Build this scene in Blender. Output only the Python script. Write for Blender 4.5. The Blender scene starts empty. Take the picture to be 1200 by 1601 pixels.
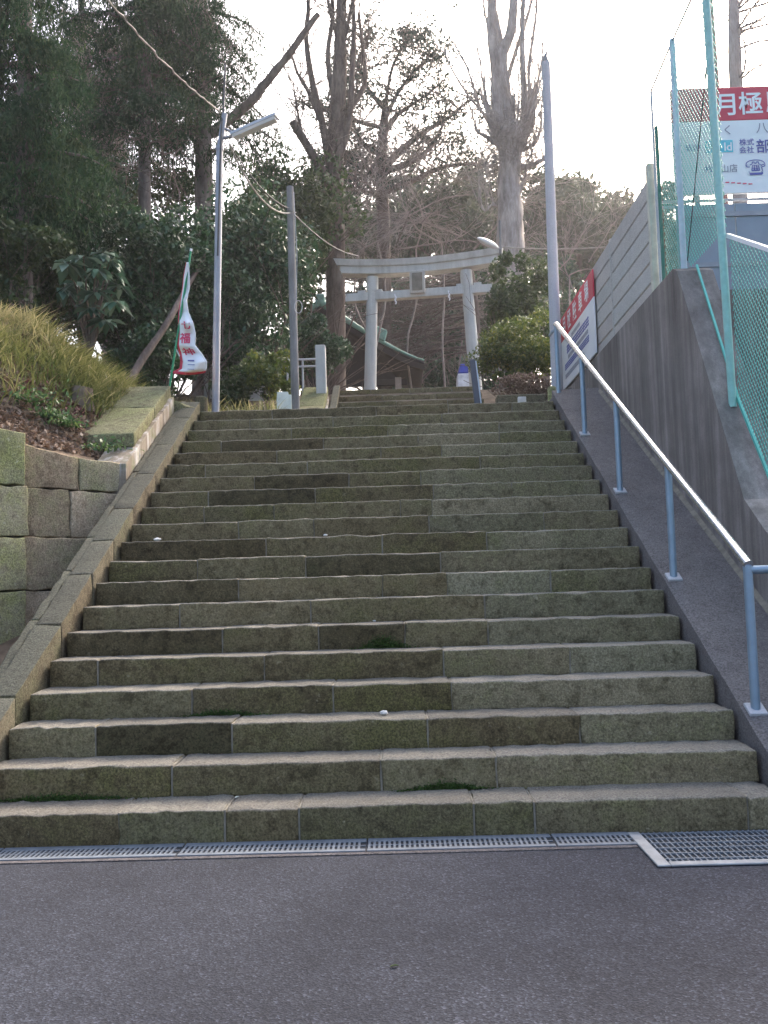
import bpy, math, random
import numpy as np
from mathutils import Matrix, Vector

# ------------------------------------------------------------------ camera, sky, sun, exposure
S = bpy.context.scene
C = bpy.context.collection
RISE, RUN = 0.185, 0.36065            # one step of the main flight
NSTEP = 20
XL, XR = -2.489, 2.095                # the ends of the steps
CAM = np.array([0.0, -5.398, 1.397])
PITCH, YAW, ROLL = math.radians(4.33), math.radians(0.638), math.radians(1.654)
FPX = 1500.0                          # focal length in pixels of the 1200 x 1601 photograph

def _axes():
    cp, sp, cy, sy = math.cos(PITCH), math.sin(PITCH), math.cos(YAW), math.sin(YAW)
    fw = np.array([-sy*cp, cy*cp, sp]); rt = np.array([cy, sy, 0.0]); up = np.cross(rt, fw)
    c, s = math.cos(ROLL), math.sin(ROLL)
    return fw, rt*c - up*s, up*c + rt*s
FW, RT, UP = _axes()
cam_data = bpy.data.cameras.new('camera'); cam = bpy.data.objects.new('camera', cam_data); C.objects.link(cam)
cam.matrix_world = Matrix(((RT[0], UP[0], -FW[0], CAM[0]), (RT[1], UP[1], -FW[1], CAM[1]), (RT[2], UP[2], -FW[2], CAM[2]), (0, 0, 0, 1)))
cam_data.sensor_fit = 'VERTICAL'; cam_data.sensor_height = 36.0; cam_data.lens = 36.0*FPX/1601.0
cam_data.clip_start = 0.05; cam_data.clip_end = 2000
S.camera = cam

SUN_EL, SUN_AZ = math.radians(38), math.radians(28)     # azimuth from +Y (up the stairs) towards +X
W = bpy.data.worlds.new('World'); S.world = W; W.use_nodes = True
wn = W.node_tree.nodes; wl = W.node_tree.links
sky = wn.new('ShaderNodeTexSky'); sky.sky_type = 'NISHITA'; sky.sun_disc = False
sky.sun_elevation = SUN_EL; sky.sun_rotation = SUN_AZ
sky.air_density = 1.0; sky.dust_density = 7.0; sky.ozone_density = 1.0
wn['Background'].inputs['Strength'].default_value = 0.15
wl.new(sky.outputs[0], wn['Background'].inputs['Color'])
sd = bpy.data.lights.new('sun', 'SUN'); sd.energy = 1.0; sd.angle = math.radians(14); sd.color = (1.0, 0.95, 0.88)
sun = bpy.data.objects.new('sun', sd); C.objects.link(sun)
sdir = Vector((math.sin(SUN_AZ)*math.cos(SUN_EL), math.cos(SUN_AZ)*math.cos(SUN_EL), math.sin(SUN_EL)))
sun.rotation_euler = sdir.to_track_quat('Z', 'Y').to_euler(); sun.location = (20, 40, 40)
S.view_settings.view_transform = 'Standard'; S.view_settings.look = 'None'; S.view_settings.gamma = 1.0
S.view_settings.exposure = 1.95
S.cycles.use_denoising = True
S.cycles.max_bounces = 6; S.cycles.diffuse_bounces = 3; S.cycles.glossy_bounces = 2; S.cycles.transmission_bounces = 3
S.cycles.transparent_max_bounces = 6; S.cycles.caustics_reflective = False; S.cycles.caustics_refractive = False

# ------------------------------------------------------------------ helpers
def ray(px, py):
    d = FW + RT*((px-600)/FPX) + UP*((800.5-py)/FPX)
    return d
def at(px, py, Y):
    d = ray(px, py); return CAM + d*((Y-CAM[1])/d[1])
def atx(px, py, X):
    d = ray(px, py); return CAM + d*((X-CAM[0])/d[0])
def nose(y): return RISE + y*RISE/RUN
rng = np.random.default_rng(11); random.seed(5)

class MB:
    """collects geometry, then becomes ONE mesh object"""
    def __init__(s): s.v = []; s.f = []; s.n = 0; s.t = []
    def add(s, verts, faces, tint=None):
        verts = np.asarray(verts, float).reshape(-1, 3)
        s.v.append(verts); s.f += [tuple(i+s.n for i in q) for q in faces]; s.n += len(verts)
        s.t.append(np.full(len(verts), 0.5 if tint is None else tint))
        return s
    def hexa(s, c8, ch=0.0):
        """hexahedron: c8[ix][iy][iz]; ch = chamfer in metres"""
        c = np.asarray(c8, float).reshape(2, 2, 2, 3)
        L = [np.mean([np.linalg.norm(c[1, j, k]-c[0, j, k]) for j in (0, 1) for k in (0, 1)]),
             np.mean([np.linalg.norm(c[i, 1, k]-c[i, 0, k]) for i in (0, 1) for k in (0, 1)]),
             np.mean([np.linalg.norm(c[i, j, 1]-c[i, j, 0]) for i in (0, 1) for j in (0, 1)])]
        def P(u):
            o = np.zeros(3)
            for i in (0, 1):
                for j in (0, 1):
                    for k in (0, 1):
                        o += c[i, j, k]*(u[0] if i else 1-u[0])*(u[1] if j else 1-u[1])*(u[2] if k else 1-u[2])
            return o
        V = []; F = []
        if ch <= 0:
            idx = {}
            for i in (0, 1):
                for j in (0, 1):
                    for k in (0, 1): idx[i, j, k] = len(V); V.append(c[i, j, k])
            F = [(idx[0,0,0], idx[0,0,1], idx[0,1,1], idx[0,1,0]), (idx[1,0,0], idx[1,1,0], idx[1,1,1], idx[1,0,1]),
                 (idx[0,0,0], idx[1,0,0], idx[1,0,1], idx[0,0,1]), (idx[0,1,0], idx[0,1,1], idx[1,1,1], idx[1,1,0]),
                 (idx[0,0,0], idx[0,1,0], idx[1,1,0], idx[1,0,0]), (idx[0,0,1], idx[1,0,1], idx[1,1,1], idx[0,1,1])]
        else:
            e = [min(.45, ch/max(l, 1e-6)) for l in L]; id = {}
            for i in (0, 1):
                for j in (0, 1):
                    for k in (0, 1):
                        for a in range(3):
                            u = [(x, e[q], 1-e[q])[0] if q == a else (e[q] if x == 0 else 1-e[q]) for q, x in enumerate((i, j, k))]
                            id[i, j, k, a] = len(V); V.append(P(u))
            def lab(a, s_, o1, o2):
                b, d = [q for q in range(3) if q != a]; t = [0, 0, 0]; t[a] = s_; t[b] = o1; t[d] = o2; return tuple(t)
            for a in range(3):
                for s_ in (0, 1): F.append([id[lab(a, s_, *o)+(a,)] for o in ((0, 0), (1, 0), (1, 1), (0, 1))])
                b, d = [q for q in range(3) if q != a]
                for ob in (0, 1):
                    for od in (0, 1):
                        t0 = [0, 0, 0]; t1 = [0, 0, 0]; t0[a] = 0; t1[a] = 1
                        for t in (t0, t1): t[b] = ob; t[d] = od
                        F.append([id[tuple(t0)+(b,)], id[tuple(t1)+(b,)], id[tuple(t1)+(d,)], id[tuple(t0)+(d,)]])
            for i in (0, 1):
                for j in (0, 1):
                    for k in (0, 1): F.append([id[i, j, k, a] for a in range(3)])
        V = np.array(V); cen = V.mean(0); G = []
        for q in F:
            p = V[list(q)]; nrm = np.cross(p[1]-p[0], p[2]-p[0])
            if nrm @ (p.mean(0)-cen) < 0: q = list(q)[::-1]
            G.append(tuple(q))
        return s.add(V, G)
    def rough(s, c8, r=.015, amp=.006, cell=.13, rim=.0):
        """weathered stone: rounded hexahedron with subdivided, displaced faces"""
        c = np.asarray(c8, float).reshape(2, 2, 2, 3)
        L = [max(1e-3, np.mean([np.linalg.norm(np.take(np.take(c, 1, a), i, 0)[j]-np.take(np.take(c, 0, a), i, 0)[j]) for i in (0, 1) for j in (0, 1)])) for a in range(3)]
        ax = []
        for a in range(3):
            rr_ = min(r, L[a]*.3); n = max(1, int(round((L[a]-2*rr_)/cell)))
            ax.append(np.concatenate([[0, rr_*.4], np.linspace(rr_, L[a]-rr_, n+1), [L[a]-rr_*.4, L[a]]]))
        idx = {}; Q = []; F = []
        def vid(i, j, k):
            if (i, j, k) not in idx: idx[i, j, k] = len(Q); Q.append((ax[0][i], ax[1][j], ax[2][k]))
            return idx[i, j, k]
        N = [len(x)-1 for x in ax]
        for a in range(3):
            b, d = (a+1) % 3, (a+2) % 3
            for e in (0, N[a]):
                for i in range(N[b]):
                    for j in range(N[d]):
                        q = []
                        for (x, y) in ((i, j), (i+1, j), (i+1, j+1), (i, j+1)):
                            t = [0, 0, 0]; t[a] = e; t[b] = x; t[d] = y; q.append(vid(*t))
                        F.append(tuple(q) if e else tuple(q[::-1]))
        Q = np.array(Q); Ls = np.array(L); R_ = np.minimum(r, Ls*.3); inn = np.clip(Q, R_, Ls-R_); dv = (Q-inn)/R_; ln = np.linalg.norm(dv, axis=1)[:, None]+1e-9
        U = (inn+dv/ln*R_)/Ls; u, v, w = U[:, 0:1], U[:, 1:2], U[:, 2:3]
        P = sum(c[i, j, k]*(u if i else 1-u)*(v if j else 1-v)*(w if k else 1-w) for i in (0, 1) for j in (0, 1) for k in (0, 1))
        det = np.dot(np.cross(c[1, 0, 0]-c[0, 0, 0], c[0, 1, 0]-c[0, 0, 0]), c[0, 0, 1]-c[0, 0, 0])
        if det < 0: F = [q[::-1] for q in F]
        ph = np.random.default_rng(int(abs(c.sum())*1000) % 99991); D = np.zeros_like(P)
        for _ in range(14):
            kv = ph.normal(0, 1, 3); kv *= 2*math.pi/ph.uniform(.05, .3)/np.linalg.norm(kv); D += np.sin(P@kv+ph.uniform(0, 6.3))[:, None]*ph.normal(0, 1, 3)
        return s.add(P+D*amp*.28, F)
    def box(s, a, b, ch=0.0, jit=0.0):
        c = np.array([[[(x, y, z) for z in (a[2], b[2])] for y in (a[1], b[1])] for x in (a[0], b[0])], float)
        if jit: c = c + rng.uniform(-jit, jit, c.shape)
        return s.hexa(c, ch)
    def obox(s, p, ax, ay, az, ch=0.0):
        """box centred at p with half-axis vectors"""
        p, ax, ay, az = map(lambda q: np.array(q, float), (p, ax, ay, az))
        return s.hexa([[[p+i*ax+j*ay+k*az for k in (-1, 1)] for j in (-1, 1)] for i in (-1, 1)], ch)
    def bar(s, p, q, w, h, up=(0, 0, 1), ch=0.0):
        p, q = np.array(p, float), np.array(q, float); d = q-p; L = np.linalg.norm(d); d = d/L
        x = np.cross(d, up); x /= np.linalg.norm(x); u = np.cross(x, d)
        return s.obox((p+q)/2, d*L/2, x*w/2, u*h/2, ch)
    def tube(s, pts, rad, n=8, cap=True, wob=0.0):
        pts = np.asarray(pts, float); m = len(pts); rad = np.broadcast_to(np.asarray(rad, float), (m,))
        T = np.gradient(pts, axis=0); T /= np.linalg.norm(T, axis=1)[:, None]+1e-9
        ref = np.array([0, 0, 1.0]) if abs(T[0][2]) < .9 else np.array([1.0, 0, 0])
        x = np.cross(T[0], ref); x /= np.linalg.norm(x); V = []
        ang = np.arange(n)*2*math.pi/n
        for i in range(m):
            x = x - T[i]*(x@T[i]); x /= np.linalg.norm(x)+1e-9; y = np.cross(T[i], x)
            rr = rad[i]*(1+(rng.uniform(-wob, wob, n) if wob else 0))
            V.append(pts[i] + (np.cos(ang)*rr)[:, None]*x + (np.sin(ang)*rr)[:, None]*y)
        F = []
        for i in range(m-1):
            for k in range(n):
                a, b = i*n+k, i*n+(k+1) % n; F.append((a, b, b+n, a+n))
        if cap:
            V.append(V[0].copy()); V.append(V[m-1].copy()); F.append(tuple(m*n+k for k in range(n))[::-1]); F.append(tuple((m+1)*n+k for k in range(n)))
        return s.add(np.concatenate(V), F)
    def prism(s, poly, ax, ay, o, dvec):
        """polygon (2-D, in axes ax, ay from o) extruded along dvec"""
        o, ax, ay, dvec = map(lambda q: np.array(q, float), (o, ax, ay, dvec)); n = len(poly)
        A = np.array([o+ax*p[0]+ay*p[1] for p in poly]); V = np.concatenate([A, A+dvec])
        F = [tuple(range(n)), tuple(range(2*n-1, n-1, -1))]+[(i, i+n, (i+1) % n+n, (i+1) % n) for i in range(n)]
        area = sum(poly[i][0]*poly[(i+1) % n][1]-poly[(i+1) % n][0]*poly[i][1] for i in range(n))
        if (np.cross(ax, ay)@dvec > 0) == (area > 0): F = [q[::-1] for q in F]
        return s.add(V, F)
    def grid(s, P):
        P = np.asarray(P, float); a, b = P.shape[:2]
        F = [(i*b+j, (i+1)*b+j, (i+1)*b+j+1, i*b+j+1) for i in range(a-1) for j in range(b-1)]
        return s.add(P.reshape(-1, 3), F)
    def build(s, name, mat, parent=None, smooth=False, loc=None):
        V = np.concatenate(s.v) if s.v else np.zeros((0, 3))
        if parent is not None:
            o_ = np.zeros(3); q = parent
            while q is not None: o_ = o_+np.array(q.location); q = q.parent
            V = V-o_
        elif loc is not None: V = V-np.array(loc)
        me = bpy.data.meshes.new(name); me.from_pydata(V.tolist(), [], s.f)
        if smooth: me.polygons.foreach_set('use_smooth', [True]*len(me.polygons))
        me.materials.append(mat); o = bpy.data.objects.new(name, me); C.objects.link(o)
        if parent is not None: o.parent = parent
        elif loc is not None: o.location = loc
        return o

def quads_obj(name, V, mat, parent=None, tint=None, smooth=False):
    """fast path: V = (n,4,3) separate quads, one tint per quad"""
    n = len(V); o_ = np.zeros(3); q = parent
    while q is not None: o_ = o_+np.array(q.location); q = q.parent
    me = bpy.data.meshes.new(name)
    me.vertices.add(n*4); me.loops.add(n*4); me.polygons.add(n)
    me.vertices.foreach_set('co', (V-o_).astype(np.float32).ravel())
    me.loops.foreach_set('vertex_index', np.arange(n*4, dtype=np.int32))
    me.polygons.foreach_set('loop_start', np.arange(0, n*4, 4, dtype=np.int32))
    if tint is not None:
        at_ = me.attributes.new('tint', 'FLOAT', 'FACE'); at_.data.foreach_set('value', np.asarray(tint, np.float32))
    me.update(calc_edges=True); me.materials.append(mat)
    o = bpy.data.objects.new(name, me); C.objects.link(o)
    if parent is not None: o.parent = parent
    return o

def tag(o, label=None, cat=None, group=None, kind=None):
    if label: o['label'] = label
    if cat: o['category'] = cat
    if group: o['group'] = group
    if kind: o['kind'] = kind
    return o
def thing(name, label, cat, loc, group=None):
    o = bpy.data.objects.new(name, None); C.objects.link(o); o.location = tuple(float(x) for x in loc); o.empty_display_size = .2
    return tag(o, label, cat, group)

# ------------------------------------------------------------------ materials
def ramp(nt, fac, stops):
    r = nt.nodes.new('ShaderNodeValToRGB'); e = r.color_ramp.elements
    while len(e) < len(stops): e.new(.5)
    for el, (p, c) in zip(e, stops): el.position = p; el.color = (*c, 1)
    nt.links.new(fac, r.inputs[0]); return r.outputs[0]
def noise(nt, scale, detail=4, rough=.6, vec=None, stretch=None, lac=2.0):
    n = nt.nodes.new('ShaderNodeTexNoise'); n.inputs['Scale'].default_value = scale; n.inputs['Detail'].default_value = detail
    n.inputs['Roughness'].default_value = rough
    if vec is None:
        tc = nt.nodes.new('ShaderNodeTexCoord'); vec = tc.outputs['Object']
    if stretch:
        m = nt.nodes.new('ShaderNodeMapping'); m.inputs['Scale'].default_value = stretch; nt.links.new(vec, m.inputs[0]); vec = m.outputs[0]
    nt.links.new(vec, n.inputs['Vector']); return n.outputs['Fac']
def mix(nt, fac, a, b, mode='MIX'):
    m = nt.nodes.new('ShaderNodeMix'); m.data_type = 'RGBA'; m.blend_type = mode
    for sock, val in ((m.inputs[0], fac), (m.inputs[6], a), (m.inputs[7], b)):
        if hasattr(val, 'is_output'): nt.links.new(val, sock)
        elif isinstance(val, (tuple, list)): sock.default_value = (*val, 1)
        else: sock.default_value = val
    return m.outputs[2]
def mth(nt, op, a, b=0.0, clamp=False):
    m = nt.nodes.new('ShaderNodeMath'); m.operation = op; m.use_clamp = clamp
    for i, v in enumerate((a, b)):
        if hasattr(v, 'is_output'): nt.links.new(v, m.inputs[i])
        else: m.inputs[i].default_value = v
    return m.outputs[0]
def newmat(name):
    m = bpy.data.materials.new(name); m.use_nodes = True; nt = m.node_tree; b = nt.nodes['Principled BSDF']
    return m, nt, b
def bump(nt, b, h, strength=.4, dist=.02):
    bp = nt.nodes.new('ShaderNodeBump'); bp.inputs['Strength'].default_value = strength; bp.inputs['Distance'].default_value = dist
    nt.links.new(h, bp.inputs['Height']); nt.links.new(bp.outputs[0], b.inputs['Normal'])
def simple(name, col, rough=.6, metal=0.0, var=.25, scale=6, bmp=.15, spec=.5):
    m, nt, b = newmat(name); n = noise(nt, scale, 5)
    c = ramp(nt, n, [(.3, tuple(x*(1-var) for x in col)), (.7, tuple(min(1, x*(1+var)) for x in col))])
    nt.links.new(c, b.inputs['Base Color']); b.inputs['Roughness'].default_value = rough; b.inputs['Metallic'].default_value = metal
    b.inputs['Specular IOR Level'].default_value = spec
    if bmp: bump(nt, b, noise(nt, scale*8, 3), bmp, .01)
    return m
def stone_mat(name, dark, mid, light, moss, moss_amt, fine=1.0, tread=None, stain=.8, lichen=.45):
    m, nt, b = newmat(name)
    oi = nt.nodes.new('ShaderNodeObjectInfo'); rnd = oi.outputs['Random']
    n1 = noise(nt, 2.6, 8, .68); n2 = noise(nt, 24, 6, .75); n3 = noise(nt, 75, 4, .8); n4 = noise(nt, 9, 7, .72)
    s = mth(nt, 'ADD', mth(nt, 'MULTIPLY', n1, .45), mth(nt, 'MULTIPLY', n2, .55))
    s = mth(nt, 'ADD', s, mth(nt, 'MULTIPLY', mth(nt, 'SUBTRACT', rnd, .5), .16))
    col = ramp(nt, s, [(.30, dark), (.5, mid), (.70, light)])
    hue = mth(nt, 'FRACT', mth(nt, 'MULTIPLY', rnd, 3.77))          # some stones browner, some greyer
    col = mix(nt, .5, col, mix(nt, hue, (1.16, 1.0, .82), (.98, 1.02, .90)), 'MULTIPLY')
    mf = mth(nt, 'ADD', mth(nt, 'MULTIPLY', noise(nt, 1.3, 8, .72), .7), mth(nt, 'MULTIPLY', n4, .3))
    rnd2 = mth(nt, 'FRACT', mth(nt, 'MULTIPLY', rnd, 7.31))
    mf = mth(nt, 'ADD', mf, mth(nt, 'MULTIPLY', mth(nt, 'SUBTRACT', rnd2, .5), .10))
    mk = nt.nodes.new('ShaderNodeMapRange'); mk.inputs[1].default_value = .60-.22*moss_amt; mk.inputs[2].default_value = .74-.2*moss_amt
    nt.links.new(mf, mk.inputs[0])
    mossc = ramp(nt, n3, [(.3, tuple(x*.45 for x in moss)), (.7, tuple(x*1.15 for x in moss))])
    col = mix(nt, mth(nt, 'MULTIPLY', mk.outputs[0], .72), col, mossc)
    st = ramp(nt, n4, [(.36, (.42, .40, .36)), (.50, (1, 1, 1))]); col = mix(nt, stain, col, st, 'MULTIPLY')      # dark stains
    li = ramp(nt, noise(nt, 17, 5, .7), [(.63, (0, 0, 0)), (.72, (1, 1, 1))]); col = mix(nt, mth(nt, 'MULTIPLY', li, lichen), col, tuple(min(1, x*1.5+.03) for x in light))  # lichen
    if tread:                                                   # worn, dusty upper faces
        g = nt.nodes.new('ShaderNodeNewGeometry'); sx = nt.nodes.new('ShaderNodeSeparateXYZ'); nt.links.new(g.outputs['Normal'], sx.inputs[0])
        k = nt.nodes.new('ShaderNodeMapRange'); k.inputs[1].default_value = .35; k.inputs[2].default_value = .9; nt.links.new(sx.outputs['Z'], k.inputs[0])
        tc = ramp(nt, s, [(.35, tuple(x*.68 for x in tread)), (.65, tread)])
        col = mix(nt, mth(nt, 'MULTIPLY', k.outputs[0], .85), col, tc)
    sp = ramp(nt, n3, [(.36, (.38, .38, .37)), (.64, (1.6, 1.6, 1.58))])
    col = mix(nt, .75*fine, col, sp, 'MULTIPLY')
    nt.links.new(col, b.inputs['Base Color']); b.inputs['Roughness'].default_value = .95; b.inputs['Specular IOR Level'].default_value = .2
    bump(nt, b, mth(nt, 'ADD', mth(nt, 'MULTIPLY', n2, .6), mth(nt, 'MULTIPLY', n3, .4)), .8, .025)
    return m
def streak_mat(name, a, b_, c_, sc=1.0, moss=None):
    m, nt, b = newmat(name)
    n1 = noise(nt, 6*sc, 5, .7, stretch=(1, 1, .05)); n2 = noise(nt, 1.2, 5, .65); n3 = noise(nt, 90, 4, .7)
    s = mth(nt, 'ADD', mth(nt, 'MULTIPLY', n1, .6), mth(nt, 'MULTIPLY', n2, .4))
    col = ramp(nt, s, [(.33, a), (.5, b_), (.66, c_)])
    col = mix(nt, .5, col, ramp(nt, n3, [(.35, (.72, .72, .72)), (.65, (1.2, 1.2, 1.2))]), 'MULTIPLY')
    if moss: col = mix(nt, mth(nt, 'MULTIPLY', ramp(nt, noise(nt, 2.1, 6, .7), [(.52, (0, 0, 0)), (.66, (1, 1, 1))]), .7), col, moss)
    nt.links.new(col, b.inputs['Base Color']); b.inputs['Roughness'].default_value = .9; b.inputs['Specular IOR Level'].default_value = .25
    bump(nt, b, n3, .35, .01); return m
def leaf_mat(name, c0, c1, c2, rough=.5, transl=.3, spec=.4):
    m, nt, b = newmat(name)
    a = nt.nodes.new('ShaderNodeAttribute'); a.attribute_name = 'tint'
    col = ramp(nt, a.outputs['Fac'], [(0, c0), (.55, c1), (1, c2)])
    nt.links.new(col, b.inputs['Base Color']); b.inputs['Roughness'].default_value = rough; b.inputs['Specular IOR Level'].default_value = spec
    t = nt.nodes.new('ShaderNodeBsdfTranslucent'); nt.links.new(col, t.inputs[0])
    ms = nt.nodes.new('ShaderNodeMixShader'); ms.inputs[0].default_value = transl
    out = nt.nodes['Material Output']; nt.links.new(b.outputs[0], ms.inputs[1]); nt.links.new(t.outputs[0], ms.inputs[2]); nt.links.new(ms.outputs[0], out.inputs[0])
    return m
def bark_mat(name, dark, light, sc=1.0):
    m, nt, b = newmat(name)
    n = noise(nt, 9*sc, 6, .7, stretch=(1, 1, .22)); n2 = noise(nt, 2, 3)
    s = mth(nt, 'ADD', mth(nt, 'MULTIPLY', n, .7), mth(nt, 'MULTIPLY', n2, .3))
    nt.links.new(ramp(nt, s, [(.35, dark), (.62, light)]), b.inputs['Base Color']); b.inputs['Roughness'].default_value = .95
    b.inputs['Specular IOR Level'].default_value = .2; bump(nt, b, n, .8, .03); return m

M = {}
M['step'] = stone_mat('step_stone', (.085, .067, .038), (.178, .148, .088), (.26, .222, .145), (.125, .118, .038), .55, tread=(.245, .225, .195))
M['step_grey'] = stone_mat('step_repaired', (.12, .103, .064), (.228, .20, .133), (.32, .285, .205), (.155, .15, .056), .5, tread=(.265, .247, .218))
M['step_dark'] = stone_mat('step_damp', (.045, .036, .020), (.10, .082, .047), (.165, .138, .085), (.05, .055, .02), .4, tread=(.22, .202, .175))
M['block'] = stone_mat('wall_stone', (.20, .155, .11), (.43, .35, .265), (.58, .50, .40), (.27, .28, .12), .5, stain=.5)
M['block_moss'] = stone_mat('wall_stone_mossy', (.20, .185, .125), (.42, .39, .29), (.56, .52, .42), (.34, .36, .10), .9, stain=.5)
M['coping'] = stone_mat('coping_stone', (.12, .115, .07), (.24, .235, .15), (.34, .33, .23), (.22, .235, .095), .8)
M['kerb'] = stone_mat('kerb_stone', (.065, .054, .038), (.14, .12, .085), (.215, .19, .145), (.095, .10, .048), .5, tread=(.115, .115, .092))
M['stain'] = streak_mat('lime_stained_stone', (.13, .10, .07), (.27, .22, .165), (.72, .69, .66), 1.3, moss=(.15, .17, .06))
M['concrete'] = streak_mat('weathered_concrete', (.10, .088, .080), (.205, .182, .168), (.36, .325, .30), 1.0)
M['apron'] = stone_mat('cement_render', (.10, .094, .103), (.15, .142, .152), (.20, .19, .20), (.12, .118, .115), -.6, stain=.25, lichen=.25)
M['panel'] = stone_mat('precast_panel', (.42, .415, .42), (.50, .495, .50), (.56, .555, .56), (.42, .42, .41), -1, .5, None, .08, .05)
M['mortar'] = simple('mortar', (.20, .178, .14), .95, 0, .35, 14, .3)
M['core'] = simple('rubble_core', (.07, .065, .05), .95)
M['torii'] = streak_mat('torii_concrete', (.42, .41, .37), (.58, .57, .53), (.68, .67, .63), .8)
M['torii_dark'] = simple('plaque_stone', (.27, .255, .22), .9)
M['rail'] = simple('galvanised_rail', (.27, .36, .45), .38, .35, .1, 10, .05)
M['rail_top'] = simple('bright_rail', (.80, .80, .82), .22, .9, .05, 10, .03)
M['pole'] = simple('galvanised_pole', (.30, .31, .34), .5, .3, .15, 5, .08)
M['pole_light'] = streak_mat('concrete_pole', (.40, .40, .41), (.50, .50, .52), (.58, .58, .60), .5)
M['wood_pole'] = bark_mat('old_wood_pole', (.15, .145, .14), (.30, .295, .29), .8)
M['fence_green'] = simple('turquoise_paint', (.30, .58, .52), .45, 0, .12, 12, .1)
M['fence_blue'] = simple('pale_blue_paint', (.50, .60, .66), .45, 0, .1, 12, .1)
M['fence_dark'] = simple('dark_green_paint', (.03, .17, .12), .5, 0, .15, 10, .1)
M['cream'] = simple('cream_post', (.55, .54, .44), .7)
M['wire_green'] = simple('green_coated_wire', (.10, .50, .42), .45, 0, .1, 5, 0)
M['red'] = simple('sign_red', (.62, .03, .07), .45, 0, .04, 3, 0)
M['white'] = simple('sign_white', (.86, .86, .87), .45, 0, .03, 3, 0)
M['blue_ink'] = simple('blue_ink', (.10, .11, .38), .5, 0, .05, 3, 0)
M['teal'] = simple('teal_print', (.10, .55, .66), .5, 0, .05, 3, 0)
M['grey_ink'] = simple('grey_ink', (.25, .25, .32), .5, 0, .05, 3, 0)
M['red_ink'] = simple('red_ink', (.70, .05, .14), .6, 0, .05, 3, 0)
M['bluegrey'] = simple('blue_grey_sheet', (.27, .31, .37), .5, 0, .12, 2, .05)
M['lamp_white'] = simple('lamp_cover', (.80, .80, .78), .35, 0, .04, 3, 0)
M['lamp_grey'] = simple('lamp_housing', (.45, .46, .47), .45, .3, .1, 5, 0)
M['cable'] = simple('weathered_cable', (.28, .26, .22), .7, 0, .3, 9, 0)
M['wire'] = simple('dark_wire', (.06, .06, .06), .6, 0, .2, 9, 0)
M['green_pole'] = simple('green_plastic_pole', (.02, .30, .13), .4, 0, .1, 5, 0)
M['grate'] = simple('galvanised_grate', (.15, .17, .195), .7, .2, .2, 14, .1)
M['grate_frame'] = simple('worn_steel_frame', (.30, .31, .32), .6, .2, .25, 9, .1)
M['pit_shade'] = simple('drain_shade', (.02, .022, .026), .9)  # near-black colour paints the shade of the hollow under a grate
M['board'] = simple('white_board', (.62, .66, .58), .7, 0, .15, 8, .1)
M['dark_post'] = simple('slate_paint', (.055, .065, .085), .5, 0, .15, 5, .05)
M['copper'] = simple('green_copper_roof', (.19, .35, .28), .6, 0, .25, 6, .2)
M['timber'] = simple('dark_timber', (.032, .023, .02), .8)
M['timber_light'] = simple('weathered_timber', (.30, .25, .22), .8)
M['plaster'] = simple('plaster', (.50, .48, .45), .9)
M['tarp_blue'] = simple('blue_tarp', (.03, .06, .42), .5)
M['tarp_white'] = simple('white_sheet', (.75, .76, .82), .6)
M['bark_brown'] = bark_mat('brown_bark', (.07, .052, .043), (.21, .165, .14))
M['bark_grey'] = bark_mat('grey_bark', (.22, .185, .16), (.50, .44, .40))  # bark paled, veiling glare of the sky put into the colour
M['bark_cedar'] = bark_mat('cedar_bark', (.10, .08, .07), (.30, .25, .225))
M['twig'] = simple('twigs', (.29, .24, .215), .9, 0, .3, 4, 0)
M['leaf_dark'] = leaf_mat('leaf_dark_glossy', (.018, .048, .020), (.048, .108, .042), (.13, .20, .085), .38, .2, .5)
M['leaf_cedar'] = leaf_mat('leaf_cedar', (.014, .038, .016), (.036, .080, .034), (.10, .145, .05), .8, .2, .12)
M['leaf_mid'] = leaf_mat('leaf_mid', (.025, .045, .015), (.06, .095, .03), (.13, .16, .055), .5, .3)
M['leaf_far'] = leaf_mat('leaf_far', (.05, .062, .036), (.095, .112, .065), (.16, .17, .10), .6, .25, .3)  # far leaves lightened to imitate sky glare veiling them
M['leaf_pine'] = leaf_mat('leaf_pine', (.02, .038, .026), (.04, .065, .045), (.075, .10, .06), .6, .15, .3)
M['leaf_yellow'] = leaf_mat('leaf_yellow_green', (.05, .08, .02), (.12, .16, .035), (.30, .29, .05), .5, .35)
M['leaf_big'] = leaf_mat('leaf_big_glossy', (.03, .085, .055), (.075, .15, .095), (.25, .31, .25), .3, .2, .6)
M['grass'] = leaf_mat('bamboo_grass', (.09, .12, .035), (.27, .27, .10), (.60, .51, .29), .55, .3)
M['litter'] = leaf_mat('leaf_litter', (.10, .065, .045), (.28, .19, .135), (.50, .39, .30), .8, .15)
M['litter_red'] = leaf_mat('leaf_litter_red', (.14, .045, .05), (.33, .14, .14), (.46, .28, .24), .8, .15)
M['ivy'] = leaf_mat('low_weeds', (.04, .09, .03), (.10, .18, .06), (.22, .27, .08), .5, .3)
M['earth'] = simple('earth', (.16, .115, .08), .98, 0, .5, 5, .6, .2)
M['moss'] = leaf_mat('moss_tufts', (.02, .045, .006), (.045, .085, .012), (.08, .12, .02), .8, .1)
M['pebble'] = simple('white_pebble', (.62, .60, .56), .8)
M['stump'] = bark_mat('stump_wood', (.10, .075, .055), (.26, .20, .155))

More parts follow.
